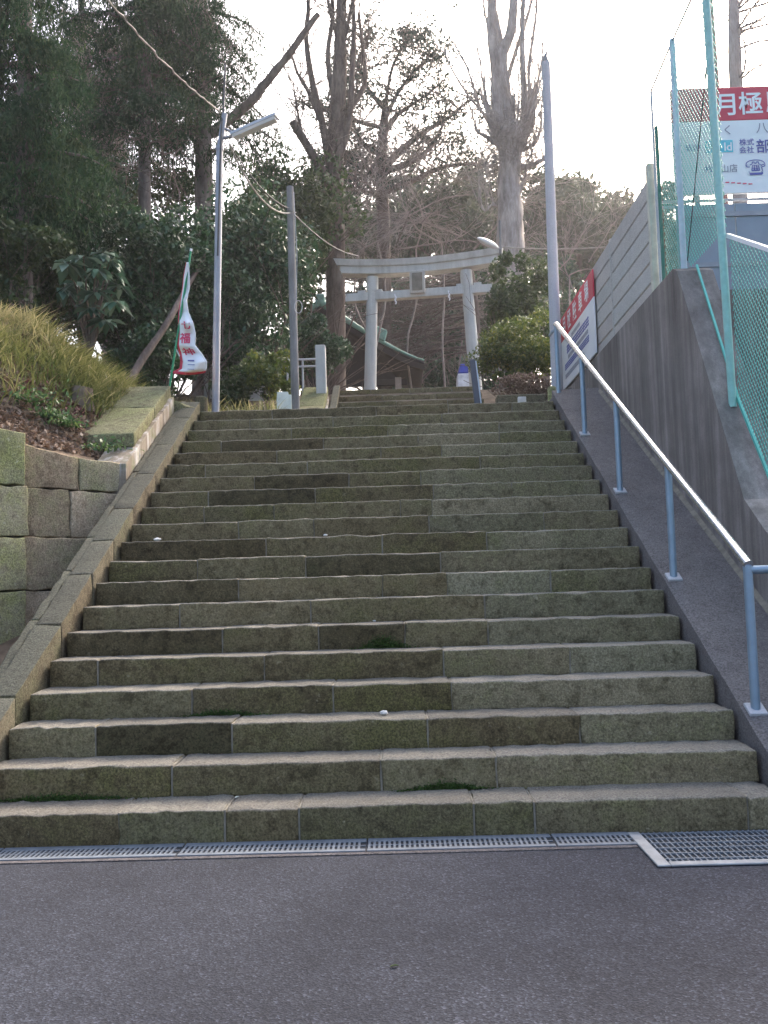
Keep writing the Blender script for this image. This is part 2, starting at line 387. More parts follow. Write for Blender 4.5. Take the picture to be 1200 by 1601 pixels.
def asphalt():
    m, nt, b = newmat('asphalt')
    tc = nt.nodes.new('ShaderNodeTexCoord'); vo = nt.nodes.new('ShaderNodeTexVoronoi'); vo.inputs['Scale'].default_value = 120
    nt.links.new(tc.outputs['Object'], vo.inputs['Vector'])
    sx = nt.nodes.new('ShaderNodeSeparateColor'); nt.links.new(vo.outputs['Color'], sx.inputs[0])
    n1 = noise(nt, .9, 5, .6); n2 = noise(nt, 260, 3, .7); n3 = noise(nt, 6, 5, .6)
    base = ramp(nt, n1, [(.35, (.022, .024, .033)), (.65, (.038, .041, .053))])
    ag = ramp(nt, sx.outputs[0], [(0, (.35, .35, .37)), (.5, (.9, .9, .92)), (.84, (1.35, 1.34, 1.33)), (.95, (1.9, 1.87, 1.85)), (1, (3.0, 2.9, 2.85))])
    c = mix(nt, .85, base, ag, 'MULTIPLY')
    c = mix(nt, .5, c, ramp(nt, n2, [(.3, (.6, .6, .6)), (.7, (1.35, 1.35, 1.35))]), 'MULTIPLY')
    c = mix(nt, .5, c, ramp(nt, n3, [(.35, (.8, .8, .82)), (.65, (1.15, 1.15, 1.13))]), 'MULTIPLY')
    nt.links.new(c, b.inputs['Base Color']); b.inputs['Roughness'].default_value = .85; b.inputs['Specular IOR Level'].default_value = .3
    h = mth(nt, 'ADD', vo.outputs['Distance'], mth(nt, 'MULTIPLY', n2, .5)); bump(nt, b, h, .4, .006); return m
M['asphalt'] = asphalt()

# ------------------------------------------------------------------ ground
g = MB(); g.grid([[(x, y, 0.0) for y in (-110, -20, -.6, 20, 110)] for x in (-110, -20, 0, 20, 110)])
tag(g.build('road', M['asphalt']), kind='structure')

# boundary line of the left bank: oblique stone wall from B towards the street, then along the stairs
B0 = np.array([-2.88, 4.47]); WD = np.array([-.653, -.757]); WN = np.array([-.757, .653])
def wall_y(x): return B0[1] + (x-B0[0])*WD[1]/WD[0]
def sstep(a, b, x): t = np.clip((x-a)/(b-a), 0, 1); return t*t*(3-2*t)
def h_back(y): return 3.68 + np.clip((y-9.75)/2.4, 0, 1)*1.30
def lump(x, y): return .10*np.sin(1.7*x+.6*y)+.07*np.sin(2.9*y-1.3*x)+.04*np.sin(6.1*x+4.3*y)
def h_left(x, y):
    x = np.asarray(x, float); y = np.asarray(y, float)
    s1 = (x-B0[0])*WN[0]+(y-B0[1])*WN[1]; s2 = -(x+2.95)
    s = np.maximum(0, np.minimum(s1, np.where(y > 4.4, s2, 99)))
    base = np.where(y < 6.8, np.maximum(2.68, np.minimum(.185+.513*y+.10, 3.66)), h_back(y))
    top = np.where(y < 14, 4.75, 5.3)-.35*sstep(7, 9, y)*(x > -4.2)
    up = np.minimum(base+.62*s, np.maximum(base, top+.02*s))
    return up+lump(x, y)*np.clip(s*.7, 0, 1)
bank = MB(); xs = np.concatenate([np.linspace(-26, -7, 12), np.linspace(-6.6, -2.93, 26)]); vs = np.linspace(0, 1, 70)**1.7
P = np.zeros((len(xs), len(vs), 3))
for i, x in enumerate(xs):
    y0 = wall_y(x)+.12
    P[i, :, 0] = x; P[i, :, 1] = y0+(46-y0)*vs
    P[i, :, 2] = h_left(x, P[i, :, 1])
bank.grid(P); tag(bank.build('hillside', M['earth'], smooth=True), kind='structure')
ter = MB(); ys = np.concatenate([[6.9], np.linspace(7.4, 13, 20), np.linspace(14, 46, 10)]); xs = np.linspace(-2.93, 2.75, 8)
ter.grid([[(x, y, float(h_back(y))-.03) for y in ys] for x in xs])
ter.box((-2.92, 46, 0), (2.7, 46.3, 4.95)); tag(ter.build('terrace', M['earth']), kind='structure')
lot = MB(); lot.box((3.06, 4.45, 0), (40, 46, 4.30)); tag(lot.build('parking_lot', M['asphalt']), kind='structure')

# ------------------------------------------------------------------ main staircase, stone by stone
JT = {1: [185, 350, 467, 740, 835, 1168], 2: [268, 595, 775], 3: [148, 362, 668, 905], 4: [298, 520, 705], 5: [152, 412, 693, 890],
      6: [347, 497, 632, 762], 7: [280, 485, 757], 8: [372, 597, 698, 860], 9: [308, 477, 688], 10: [415, 597, 760], 11: [372, 490, 670, 850],
      12: [318, 428, 625, 675], 13: [325, 492, 677, 800], 14: [397, 545, 657], 15: [320, 480, 750], 16: [432, 595, 690], 17: [345, 505, 653, 780],
      18: [455, 605, 780], 19: [390, 520, 690], 20: [425, 588, 700, 800]}
DARK = {(9, 2), (6, 0), (8, 0), (14, 1), (6, 2), (17, 1), (3, 1), (10, 0), (13, 1), (20, 1)}
stair = thing('stone_staircase', 'wide mossy stone staircase climbing from the road to the landing', 'staircase', (0, 0, 0))
def lay_steps(parent, n, z0, y0, xl, xr, joints, run=RUN, rise=RISE, dark=(), seed=3, grey_from=.45):
    r = random.Random(seed)
    for k in range(1, n+1):
        ya, yb = y0+(k-1)*run, y0+k*run+.06
        za, zb = z0+(k-1)*rise-.012, z0+k*rise
        xx = [xl]+joints(k)+[xr]
        for i in range(len(xx)-1):
            a, b = xx[i]+.002, xx[i+1]-.002
            dz, dy = r.uniform(-.004, .003), r.uniform(-.006, .006)
            m = MB(); c = np.array([[[(x, y, z) for z in (za, zb+dz)] for y in (ya+dy, yb)] for x in (a, b)], float)
            c[:, 0, 1, 1] += rng.uniform(-.004, .006, 2); c[:, 0, 1, 2] += rng.uniform(-.005, .003, 2)
            m.rough(c, .012+r.uniform(0, .009), .0042, .06)
            mt = M['step_dark'] if (k, i) in dark else (M['step_grey'] if (a+b)/2 > grey_from+r.uniform(-.3, .3) else M['step'])
            m.build('step_stone', mt, parent, smooth=True)
        for x in xx[1:-1]:
            w = r.uniform(.004, .007); MB().box((x-w, ya+.005, za+.01), (x+w, yb-.08, zb-.005), .003, .0012).build('mortar_joint', M['mortar'], parent)
        j = MB(); j.box((xl+.01, ya+.020, za), (xr-.01, yb-.02, zb-.018)); j.build('joint_mortar', M['mortar'], parent)
def main_joints(k):
    o = []
    for px in JT[k]:
        for it in range(1):
            # where the joint crosses the front edge of step k
            Y = (k-1)*RUN; z = k*RISE; d0 = at(px, 900, Y); 
            py = 900
            for _ in range(6):
                d0 = at(px, py, Y); py += (d0[2]-z)*FPX/(Y-CAM[1])
            o.append(float(d0[0]))
    return sorted(x for x in o if XL+.12 < x < XR-.12)
lay_steps(stair, NSTEP, 0, 0, XL, XR, main_joints, dark=DARK)
core = MB(); core.prism([(.05, -.05), (NSTEP*RUN, -.05), (NSTEP*RUN, 3.45), (6.6, 3.35), (.3, .1)], (0, 1, 0), (0, 0, 1), (XL+.02, 0, 0), (XR-XL-.04, 0, 0))
core.build('stair_core', M['core'], stair)
ld = MB(); ld.box((XL-.4, 19*RUN+.4, 3.2), (2.6, 10.0, 3.692)); tag(ld.build('landing', M['kerb']), kind='structure')

# upper flight
NU = 7; YU = 9.9; ZU = NSTEP*RISE
uxl, uxr = at(530, 612, YU+1.9)[0], at(752, 606, YU+1.9)[0]
ust = thing('stone_staircase', 'narrow upper flight of mossy steps leading to the torii gate', 'staircase', (0, YU, ZU))
lay_steps(ust, NU, ZU, YU, uxl, uxr, lambda k: [uxl+(uxr-uxl)*t for t in ((.3, .68), (.22, .5, .8), (.4, .75))[k % 3]], seed=9, grey_from=9)
core = MB(); core.prism([(.05, -.05), (NU*RUN+.6, -.05), (NU*RUN+.6, NU*RISE-.02), (NU*RUN, NU*RISE-.12), (.3, .02)], (0, 1, 0), (0, 0, 1), (uxl+.02, YU, ZU), (uxr-uxl-.04, 0, 0))
core.build('stair_core', M['core'], ust)

# ------------------------------------------------------------------ left: sloping kerb, side wall with coping, oblique wall
def sloped_block(xa, xb, ya, yb, za_lo, za_hi, zb_lo, zb_hi, ch=.009, jit=.0025):
    c = np.array([[[(x, ya, za_lo), (x, ya, za_hi)], [(x, yb, zb_lo), (x, yb, zb_hi)]] for x in (xa, xb)], float)
    c[:, :, 1] += rng.uniform(-jit, jit, (2, 2, 3)); return MB().rough(c, ch, jit*1.3, .13)
kerb = thing('kerb', 'sloping mossy stone kerb along the left side of the steps', 'kerb', (-2.65, 0, 0))
ky = [-.05, .9, 1.75, 2.5, 3.1, 3.75, 4.6, 5.45, 6.35, 7.0]
for a, b in zip(ky[:-1], ky[1:]):
    a2, b2 = a+.006, b-.006
    sloped_block(-2.70, -2.505, a2, b2, max(-.02, nose(a2)-.55), nose(a2)+.09, max(0, nose(b2)-.55), nose(b2)+.09).build('kerb_stone', M['kerb'], kerb, smooth=True)
for a, b in zip(ky[:-1], ky[1:]):
    a2, b2 = a+.1, b+.09
    sloped_block(-2.775, -2.703, a2, b2, max(-.02, nose(a2)-.6), nose(a2)+.075, max(0, nose(b2)-.6), nose(b2)+.075, .012, .005).build('edge_stone', M['kerb'], kerb, smooth=True)
sw = thing('stone_wall', 'low stone wall with white lime stains and mossy coping beside the upper steps', 'wall', (-2.95, 4.5, 2.4))
for a, b in ((4.50, 5.02), (5.03, 5.55), (5.56, 6.15), (6.16, 6.72)):
    sloped_block(-3.12, -2.785, a, b, nose(a)-.5, nose(a)+.24, nose(b)-.5, nose(b)+.24).build('wall_block', M['stain'], sw, smooth=True)
for i, (a, b) in enumerate(((4.95, 5.85), (5.86, 6.70))):
    sloped_block(-3.42, -2.82, a, b, nose(a)+.245, nose(a)+.40, nose(b)+.245, nose(b)+.40, .02).build('coping_stone', M['coping'], sw, smooth=True)
c = np.array([[[(-3.2, 6.71, 3.70), (-3.2, 6.71, 3.93)], [(-3.2, 7.05, 3.72), (-3.2, 7.05, 3.95)]], [[(-2.52, 6.73, 3.54), (-2.52, 6.73, 3.74)], [(-2.52, 7.05, 3.56), (-2.52, 7.05, 3.76)]]])
MB().rough(c, .025, .01, .1).build('coping_stone', M['coping'], sw, smooth=True)
MB().box((-3.1, 6.74, 3.2), (-2.56, 7.0, 3.53), .01).build('wall_block', M['block'], sw)

ow = thing('stone_wall', 'retaining wall of large mossy stone blocks left of the steps', 'wall', (-3.6, 3.6, 0))
zc = [.0, .46, .95, 1.44, 1.95, 2.43, 2.86]
rr = random.Random(4)
for ci in range(len(zc)-1):
    s0 = -.02 if ci > 0 else 0
    cuts = [-.125]+{5: [.42, 1.04], 4: [.52, 1.0], 3: [.34, 1.03], 2: [.55, 1.03], 1: [.4, 1.0], 0: [.6, 1.1]}[ci]
    while cuts[-1] < 5.6: cuts.append(cuts[-1]+rr.uniform(.55, .95))
    for i, (a, b) in enumerate(zip(cuts[:-1], cuts[1:])):
        a, b = a+.007, b-.007
        quoin = i >= 2
        out = (.075 if quoin else 0)+rr.uniform(-.012, .012); dep = .42
        lo, hi = zc[ci]+.006, zc[ci+1]-.006
        if ci == 5: hi += .10 if (quoin and i == 2) else (-.10 if i == 0 else 0)
        c = np.zeros((2, 2, 2, 3))
        for ii, t in enumerate((b, a)):
            for jj, q in enumerate((-out, dep)):
                for kk, z in enumerate((lo, hi)):
                    p = B0+WD*t+WN*q; c[ii, jj, kk] = (p[0], p[1], z-(.10 if ci == 5 and kk and i == 1 and ii == 1 else 0))
        c[:, :, 1, 2] += rng.uniform(-.008, .008, (2, 2))
        MB().rough(c, rr.uniform(.012, .022), .0065, .085).build('wall_block', M['block_moss'] if quoin else M['block'], ow, smooth=True)
p0, p1 = B0+WN*.06, B0+WD*5.6+WN*.06
fl = MB(); fl.prism([(p0[0], p0[1]), (p1[0], p1[1]), (p1[0]+WN[0]*.3, p1[1]+WN[1]*.3), (p0[0]+WN[0]*.3, p0[1]+WN[1]*.3)], (1, 0, 0), (0, 1, 0), (0, 0, 0), (0, 0, 2.7))
fl.build('joint_mortar', M['core'], ow)

fe = MB(); ys_ = np.linspace(-.4, 4.35, 14)
fe.grid([[(-2.78 if u else B0[0]+(y-B0[1])*WD[0]/WD[1]+.02, y, max(.012, nose(y)-1.0)) for y in ys_] for u in (0, 1)]); tag(fe.build('ground', M['earth']), kind='structure')
# ------------------------------------------------------------------ right: cement apron, retaining wall, panel fence
XW = 2.73
ap = MB(); yy = np.linspace(-.05, 7.15, 30)
ap.grid([[(2.12, y, max(0, nose(y)-.45)) for y in yy], [(2.12, y, nose(y)+.03+.006*math.sin(9*y)) for y in yy], [(2.20, y, nose(y)+.045) for y in yy], [(2.45, y, nose(y)+.05) for y in yy], [(XW+.02, y, nose(y)+.06) for y in yy]])
ap.prism([(2.12, -.05), (XW+.02, -.05), (XW+.02, .24), (2.12, .19)], (1, 0, 0), (0, 0, 1), (0, -.055, 0), (0, .004, 0))
ap.box((2.125, 7.14, 3.0), (XW+.02, 7.6, 3.80))
APR = tag(ap.build('cement_apron', M['apron'], smooth=False), 'sloping grey cement strip between the steps and the concrete wall', 'kerb')
for a_, b_ in zip(np.linspace(0, 7.0, 8)[:-1], np.linspace(0, 7.0, 8)[1:]):
    MB().prism([(0, 0), (-.035, 0), (0, .03)], (1, 0, 0), (0, 0, 1), (XW, a_+.004, nose(a_)+.062), (0, b_-a_-.008, (b_-a_-.008)*RISE/RUN)).build('mortar_fillet', M['mortar'], APR)
rw = MB(); prof = [(-.3, -.1), (10.6, -.1), (10.6, 4.33), (3.62, 4.33), (3.5, 4.27), (2.10, 1.98), (1.72, 1.72), (-.3, .66)]
rw.prism(prof, (0, 1, 0), (0, 0, 1), (XW, 0, 0), (.34, 0, 0))
tag(rw.build('retaining_wall', M['concrete']), 'tall weathered concrete retaining wall with raked end beside the handrail', 'wall')
bw = MB(); bw.box((3.07, 4.25, 0), (14, 4.449, 4.30)); 
tag(bw.build('retaining_wall', M['concrete']), 'dark concrete wall seen through the green mesh below the large sign', 'wall')

pf = thing('panel_fence', 'grey precast concrete panel fence standing on the retaining wall', 'fence', (2.86, 4.6, 4.33))
ybays = [4.72, 6.60, 8.50, 10.40]; rows = np.linspace(4.34, 5.70, 7)
for a, b in zip(ybays[:-1], ybays[1:]):
    for lo, hi in zip(rows[:-1], rows[1:]):
        MB().box((2.845, a+.035, lo+.006), (2.905, b-.035, hi-.006), .008, .001).build('panel', M['panel'], pf)
for y in ybays: MB().box((2.84, y-.034, 4.331), (2.925, y+.034, 5.71), .004).build('post', M['panel'], pf)
MB().box((2.80, 4.56, 4.331), (2.87, 4.645, 5.80), .008).build('end_post', M['cream'], pf)

# ------------------------------------------------------------------ handrail
hr = thing('handrail', 'blue-grey steel handrail with bright top rail beside the main steps', 'handrail', (2.3, .7, .5))
XH = 2.30; hb = lambda y: nose(y)+.045
def on_apron(px, py):
    d = ray(px, py); k_ = RISE/RUN; t = (RISE+.045+CAM[1]*k_-CAM[2])/(d[2]-k_*d[1]); return CAM+d*t
pp = [on_apron(1185, 1110), on_apron(1052, 903), on_apron(970, 768), on_apron(912, 679)]; print('posts', pp)
XH = float(np.mean([p[0] for p in pp])); posts_y = [p[1] for p in pp]+[7.05]
def rail_z(y): return hb(y)+.90
for i, y in enumerate(posts_y):
    z0 = hb(y) if i < 4 else 3.8
    MB().tube([(XH, y, z0-.02), (XH, y, rail_z(y)-.01)], .029, 14).build('post', M['rail'], hr, smooth=True)
    b = MB(); b.obox((XH, y, z0+.004), (.055, 0, 0), (0, .055, .0275), (0, -.005, .010), .003); b.build('base_plate', M['pole_light'], hr)
ya, yb = posts_y[0], posts_y[-1]
MB().tube([(XH, ya-.02, rail_z(ya)-.005), (XH, ya+.05, rail_z(ya)+.03), (XH, yb-.03, rail_z(yb)+.0), (XH, yb+.03, rail_z(yb)+.01)], .031, 14).build('top_rail', M['rail_top'], hr, smooth=True)
MB().tube([(XH, ya, rail_z(ya)-.035), (XH+.42, ya, rail_z(ya)-.035)], .027, 12).build('return_bar', M['rail'], hr, smooth=True)
MB().tube([(XH, yb, rail_z(yb)-.06), (XH-.04, yb+.05, rail_z(yb)-.08), (XH-.05, yb+.2, rail_z(yb)-.09)], .02, 10).build('top_bracket', M['rail'], hr, smooth=True)

# ------------------------------------------------------------------ chain-link fence on the wall
def clip_line(poly, p, d):
    t0, t1 = -1e9, 1e9; n = len(poly)
    for i in range(n):
        a, b = poly[i], poly[(i+1) % n]; e = (b[0]-a[0], b[1]-a[1]); nx, nz = e[1], -e[0]      # outward for CCW
        num = (a[0]-p[0])*nx+(a[1]-p[1])*nz; den = d[0]*nx+d[1]*nz
        if abs(den) < 1e-9:
            if num < 0: return None
        elif den > 0: t1 = min(t1, num/den)
        else: t0 = max(t0, num/den)
    return (t0, t1) if t1 > t0+.01 else None
def mesh_panel(poly, X, sp=.043, r=.0034):
    area = sum(poly[i][0]*poly[(i+1) % len(poly)][1]-poly[(i+1) % len(poly)][0]*poly[i][1] for i in range(len(poly)))
    if area < 0: poly = poly[::-1]
    m = MB(); ys = [p[0] for p in poly]; zs = [p[1] for p in poly]
    for sgn in (1, -1):
        d = np.array([.62, sgn*.785]); nrm = np.array([-d[1], d[0]])
        cs = [np.dot(nrm, q) for q in poly]
        c = math.floor(min(cs)/sp)*sp
        while c < max(cs):
            cl = clip_line(poly, nrm*c, d)
            if cl:
                a, b = nrm*c+d*cl[0], nrm*c+d*cl[1]
                m.tube([(X+sgn*r*.8, a[0], a[1]), (X+sgn*r*.8, b[0], b[1])], r, 3, False)
            c += sp
    return m
XF = 2.90
yP2 = atx(1160, 790, XF)[1]; yP1 = 3.72; yP0 = 4.40; ztop = 6.62
cf = thing('chain_link_fence', 'tall turquoise chain-link fence along the raked concrete wall', 'fence', (XF, 3.0, 2.0))
zl = lambda y: float(np.interp(y, [-.3, 1.72, 2.10, 3.5, 3.62, 10], [.66, 1.72, 1.98, 4.27, 4.33, 4.33]))
def upright(y, z0, z1, r, mat, name='post', lean=0, lx=0):
    MB().tube([(XF-.03, y, z0-.03), (XF-.03+lx, y+lean, z1)], r, 12).build(name, mat, cf, smooth=True)
upright(yP2, zl(yP2), 8.2, .034, M['fence_green'], lx=-.05)
upright(yP1, 4.33, ztop+.05, .030, M['fence_blue'])
upright(yP0, 4.33, ztop-.5, .020, M['fence_dark'])
upright(yP0+.12, 4.33, ztop-.05, .014, M['pole_light'])
upright(1.15, zl(1.15), zl(1.15)+2.15, .034, M['fence_green'])
MB().tube([(XF-.03, yP0+.12, ztop-.05), (XF-.03, yP1, ztop+.03), (XF-.03, yP2, ztop+.1), (XF-.03, 1.5, ztop+.2)], .011, 8).build('top_rail', M['pole'], cf, smooth=True)
lowtop = lambda y: 4.47+(y-3.0)*.50
MB().bar((XF+.01, yP2, lowtop(yP2)), (XF+.01, .2, lowtop(.2)), .03, .035).build('top_rail', M['white'], cf)
MB().bar((XF+.01, yP2, zl(yP2)+.06), (XF+.01, 1.78, zl(1.78)+.06), .02, .025).build('bottom_rail', M['wire_green'], cf)
MB().bar((XF+.02, 3.50, 4.32), (XF+.02, yP2, zl(yP2)+.04), .018, .02).build('bottom_rail', M['wire_green'], cf)
tag(mesh_panel([(yP0, 4.34), (yP1, 4.34), (yP1, ztop), (yP0, ztop-.1)], XF).build('mesh_panel', M['wire_green'], cf), kind='stuff')
tag(mesh_panel([(yP1, 4.34), (3.62, 4.34), (yP2, zl(yP2)+.05), (yP2, ztop), (yP1, ztop)], XF).build('mesh_panel', M['wire_green'], cf), kind='stuff')
tag(mesh_panel([(yP2, zl(yP2)+.05), (1.72, 1.78), (.2, .98), (.2, lowtop(.2)), (yP2, lowtop(yP2))], XF+.02).build('mesh_panel', M['wire_green'], cf), kind='stuff')
MB().tube([(XF-.01, yP1-.05, 4.42), (XF-.01, yP2+.02, 6.3)], .005, 6).build('brace_wire', M['wire'], cf)

# ------------------------------------------------------------------ lettering helper
def text_mesh(body, size, off=0.0):
    cu = bpy.data.curves.new('t', 'FONT'); cu.body = body; cu.size = size; cu.align_x = 'CENTER'; cu.align_y = 'CENTER'; cu.offset = off; cu.resolution_u = 3
    o = bpy.data.objects.new('t', cu); C.objects.link(o); bpy.context.view_layer.update()
    me = bpy.data.meshes.new_from_object(o.evaluated_get(bpy.context.evaluated_depsgraph_get()))
    bpy.data.objects.remove(o); bpy.data.curves.remove(cu)
    V = np.array([v.co[:] for v in me.vertices]).reshape(-1, 3); F = [tuple(p.vertices) for p in me.polygons]; bpy.data.meshes.remove(me)
    return V, F
def letter(parent, body, size, fn, mat, off=0.0, sx=1.0, centre=True):
    V, F = text_mesh(body, size, off)
    if len(V) == 0: return None
    if centre: V[:, :2] -= (V[:, :2].max(0)+V[:, :2].min(0))/2
    V[:, 0] *= sx
    Wd = np.array([fn(x, y) for x, y, _ in V])
    return MB().add(Wd, F).build('lettering', mat, parent)

# large parking sign behind the mesh
YS = 4.62
sl = at(1052, 220, YS)[0]; zt_, zb_ = at(1120, 137, YS)[2], at(1120, 303, YS)[2]; zr = at(1120, 189, YS)[2]
sg = thing('parking_sign', 'large white and red parking sign standing behind the mesh fence', 'sign', (sl+1.5, YS, zb_))
sgw = MB().box((sl, YS, zb_), (sl+3.3, YS+.04, zr-.001), .004).build('sign_panel', M['white'], sg)
sgr = MB().box((sl, YS-.003, zr), (sl+3.3, YS+.04, zt_), .004).build('sign_panel', M['red'], sg)
for x in (sl+.25, sl+1.65, sl+3.05): MB().tube([(x, YS+.08, 4.3), (x, YS+.08, zt_-.05)], .03, 8).build('post', M['pole'], sg)
for z in (zb_-.05, zb_-.11): MB().bar((sl-.2, YS+.06, z), (sl+3.3, YS+.06, z), .03, .025).build('cross_rail', M['pole_light'], sg)
def on_sign(px, py, ch, size, mat, off=.0, sx=1.0):
    p = at(px, py, YS-.007); letter(sgr if py < 185 else sgw, ch, size, lambda x, y: (p[0]+x, YS-.007, p[2]+y), mat, off, sx)
k = (YS-CAM[1])/FPX
on_sign(1133, 164, '月', 40*k, M['white'], .004); on_sign(1173, 161, '極', 40*k, M['white'], .004); on_sign(1216, 159, '駐', 40*k, M['white'], .004)
on_sign(1137, 203, 'く', 18*k, M['grey_ink']); on_sign(1191, 200, '八', 20*k, M['grey_ink'])
on_sign(1083, 231, '管理', 12*k, M['blue_ink'], .001)
p = at(1124, 229, YS-.003); MB().box((p[0]-22*k, YS-.005, p[2]-10*k), (p[0]+22*k, YS-.001, p[2]+10*k)).build('logo_box', M['teal'], sgw)
on_sign(1108, 229, 'S', 19*k, M['white'], .002); on_sign(1138, 229, 'ld', 19*k, M['white'], .002)
on_sign(1167, 222, '株式', 12*k, M['blue_ink'], .001); on_sign(1167, 234, '会社', 12*k, M['blue_ink'], .001)
on_sign(1193, 228, '部', 24*k, M['blue_ink'], .002)
on_sign(1108, 264, '松', 13*k, M['blue_ink'], .001); on_sign(1140, 263, '山店', 14*k, M['grey_ink'], .0005); on_sign(1181, 262, '☎', 26*k, M['blue_ink'], .001)
for i in range(5): 
    p = at(1137+i*9, 285+i*.6, YS-.006); MB().box((p[0]-3*k, YS-.006, p[2]-.8*k), (p[0]+3*k, YS-.002, p[2]+.8*k)).build('small_print', M['red_ink'], sgw)
# grey sheet fence under the sign
sf = thing('sheet_fence', 'blue-grey metal sheet fence below the large parking sign', 'fence', (4.3, 4.5, 4.3))
x = sl-.05
while x < 6.2:
    MB().box((x+.004, 4.50, 4.302), (x+.62, 4.53, zb_-.16), .004).build('sheet', M['bluegrey'], sf); x += .625
for z in (4.62, zb_-.3): MB().box((sl-.05, 4.485, z), (6.2, 4.499, z+.05)).build('rail', M['pole'], sf)

# smaller parking sign on the panel fence
XS = 2.80
s2y0, s2y1 = atx(928, 480, XS)[1], 10.15
s2t, s2b, s2m = 5.62, 4.46, 5.24
s2 = thing('parking_sign', 'red and white parking sign fixed to the grey panel fence', 'sign', (XS, 9.0, s2b))
s2w = MB().box((XS, s2y0, s2b), (XS+.02, s2y1, s2m-.001), .002).build('sign_panel', M['white'], s2)
s2r = MB().box((XS-.003, s2y0, s2m), (XS+.02, s2y1, s2t), .002).build('sign_panel', M['red'], s2)
wS = s2y1-s2y0
for i, ch in enumerate('月極駐車場'):
    yc = s2y1-wS*(.16+.17*i); letter(s2r, ch, .31, lambda x, y, yc=yc: (XS-.006, yc-x, (s2t+s2m)/2+y), M['white'], .006, .95)
for (zz, h, a, b, mt) in ((5.14, .06, .38, .62, 'grey_ink'), (5.01, .13, .22, .84, 'blue_ink'), (4.88, .06, .25, .84, 'grey_ink'), (4.77, .10, .14, .84, 'blue_ink'), (4.62, .07, .14, .7, 'grey_ink')):
    r2 = random.Random(int(zz*100)); t = a
    while t < b:
        w = r2.uniform(.6, 1.0)*h*.8; y = s2y1-wS*t
        q = MB()
        for z_ in (-.35, 0, .35): q.box((XS-.004, y-w, zz+z_*h-h*.10), (XS-.001, y, zz+z_*h+h*.10))
        q.box((XS-.0045, y-w*.6, zz-h*.5), (XS-.001, y-w*.45, zz+h*.5)); q.build('small_print', M[mt], s2w); t += (w+.025)/wS

# ------------------------------------------------------------------ drains at the foot of the steps
xg0, xg1 = -4.2, at(990, 1318, -.15)[0]
dr = thing('drain_grate', 'long narrow steel drain grate along the foot of the steps', 'drain', (-1, -.15, 0))
MB().box((xg0, -.245, .001), (xg1, -.02, .004)).build('drain_shade', M['pit_shade'], dr)  # flat dark sheet on the road, painted shade instead of a hollow
x = xg0
while x < xg1-.05:
    x2 = min(x+.995, xg1); 
    MB().box((x+.002, -.255, .0045), (x2-.002, -.215, .012), .002).build('frame_bar', M['grate'], dr)
    MB().box((x+.002, -.075, .0045), (x2-.002, -.015, .012), .002).build('frame_bar', M['grate'], dr)
    q = MB(); y = x+.012
    while y < x2-.012: q.box((y-.0065, -.2145, .005), (y+.0065, -.0755, .0105)); y += .027
    q.box((x+.003, -.15, .0046), (x2-.003, -.138, .0098))
    tag(q.build('grate_bars', M['grate'], dr), kind='stuff'); x += 1.0
ed = MB(); ed.box((xg0, -.30, .0005), (xg1-.01, -.256, .006)); ed.build('concrete_edge', M['apron'], dr)
cb = thing('drain_grate', 'square steel grate of the catch basin at the lower right', 'drain', (xg1+.6, -.3, 0))
cx0, cx1, cy0, cy1 = xg1+.03, 2.6, -.60, -.03
MB().box((cx0, cy0, .001), (cx1, cy1, .003)).build('drain_shade', M['pit_shade'], cb)  # same dark sheet for the catch basin, shade as colour, no depth
MB().box((cx0-.035, cy0-.05, .0035), (cx0+.03, cy1, .014), .003).build('frame_bar', M['grate_frame'], cb)
MB().box((cx0+.031, cy0-.05, .0035), (cx1, cy0+.01, .014), .003).build('frame_bar', M['grate_frame'], cb)
for i in range(6):
    y = cy0+.06+i*.095; MB().box((cx0+.032, y-.006, .004), (cx1, y+.006, .0125)).build('cross_bar', M['grate'], cb)
x = cx0+.05
while x < cx1-.01:
    MB().box((x-.004, cy0+.012, .0035), (x+.004, cy1-.004, .0105)).build('bearing_bar', M['grate'], cb); x += .03

# ------------------------------------------------------------------ poles, lamps, cables
def lamp_fixture(root, a, b, w, h, tilt=(0, 0, 1)):
    a, b = np.array(a), np.array(b); d = (b-a); L = np.linalg.norm(d); d /= L
    x = np.cross(d, (0, 0, 1)); x /= np.linalg.norm(x); u = np.cross(x, d)
    if u[2] < 0: u = -u
    poly = [(-w/2, 0), (w/2, 0), (w*.42, h*.45), (w*.2, h*.6), (-w*.2, h*.6), (-w*.42, h*.45)]
    MB().prism(poly, x, u, a, d*L).build('lamp_housing', M['lamp_grey'], root)
    poly = [(-w*.46, -.002), (-w*.36, -h*.38), (w*.36, -h*.38), (w*.46, -.002)]
    MB().prism(poly, x, u, a+d*.02, d*(L-.05)).build('lamp_cover', M['lamp_white'], root)
YP = 7.25
b0, t0 = at(336, 640, YP), at(351, 178, YP); b0[2] = 3.66
lp = thing('street_lamp', 'slim grey steel lamp post with angled lamp head left of the landing', 'street lamp', b0)
mid = at(343, 232, YP)
MB().tube([b0, mid], [.052, .046], 14).build('lower_pole', M['pole'], lp, smooth=True)
MB().tube([mid, t0], [.040, .038], 14).build('upper_pole', M['pole'], lp, smooth=True)
MB().tube([mid-np.array((0, 0, .03)), mid+np.array((0, 0, .03))], .056, 14).build('collar', M['pole'], lp, smooth=True)
c0 = at(349, 175, YP+.04); MB().tube([at(340, 400, YP-.045), at(346, 190, YP-.05), c0, at(352, 100, YP+.04)], .014, 8).build('conduit', M['wire'], lp, smooth=True)
la, lb = at(363, 214, YP-.02), at(434, 183, YP-.22)
lamp_fixture(lp, la, lb, .15, .10)
MB().tube([at(349, 216, YP), la+(lb-la)*.06], .022, 8).build('bracket', M['pole'], lp, smooth=True)
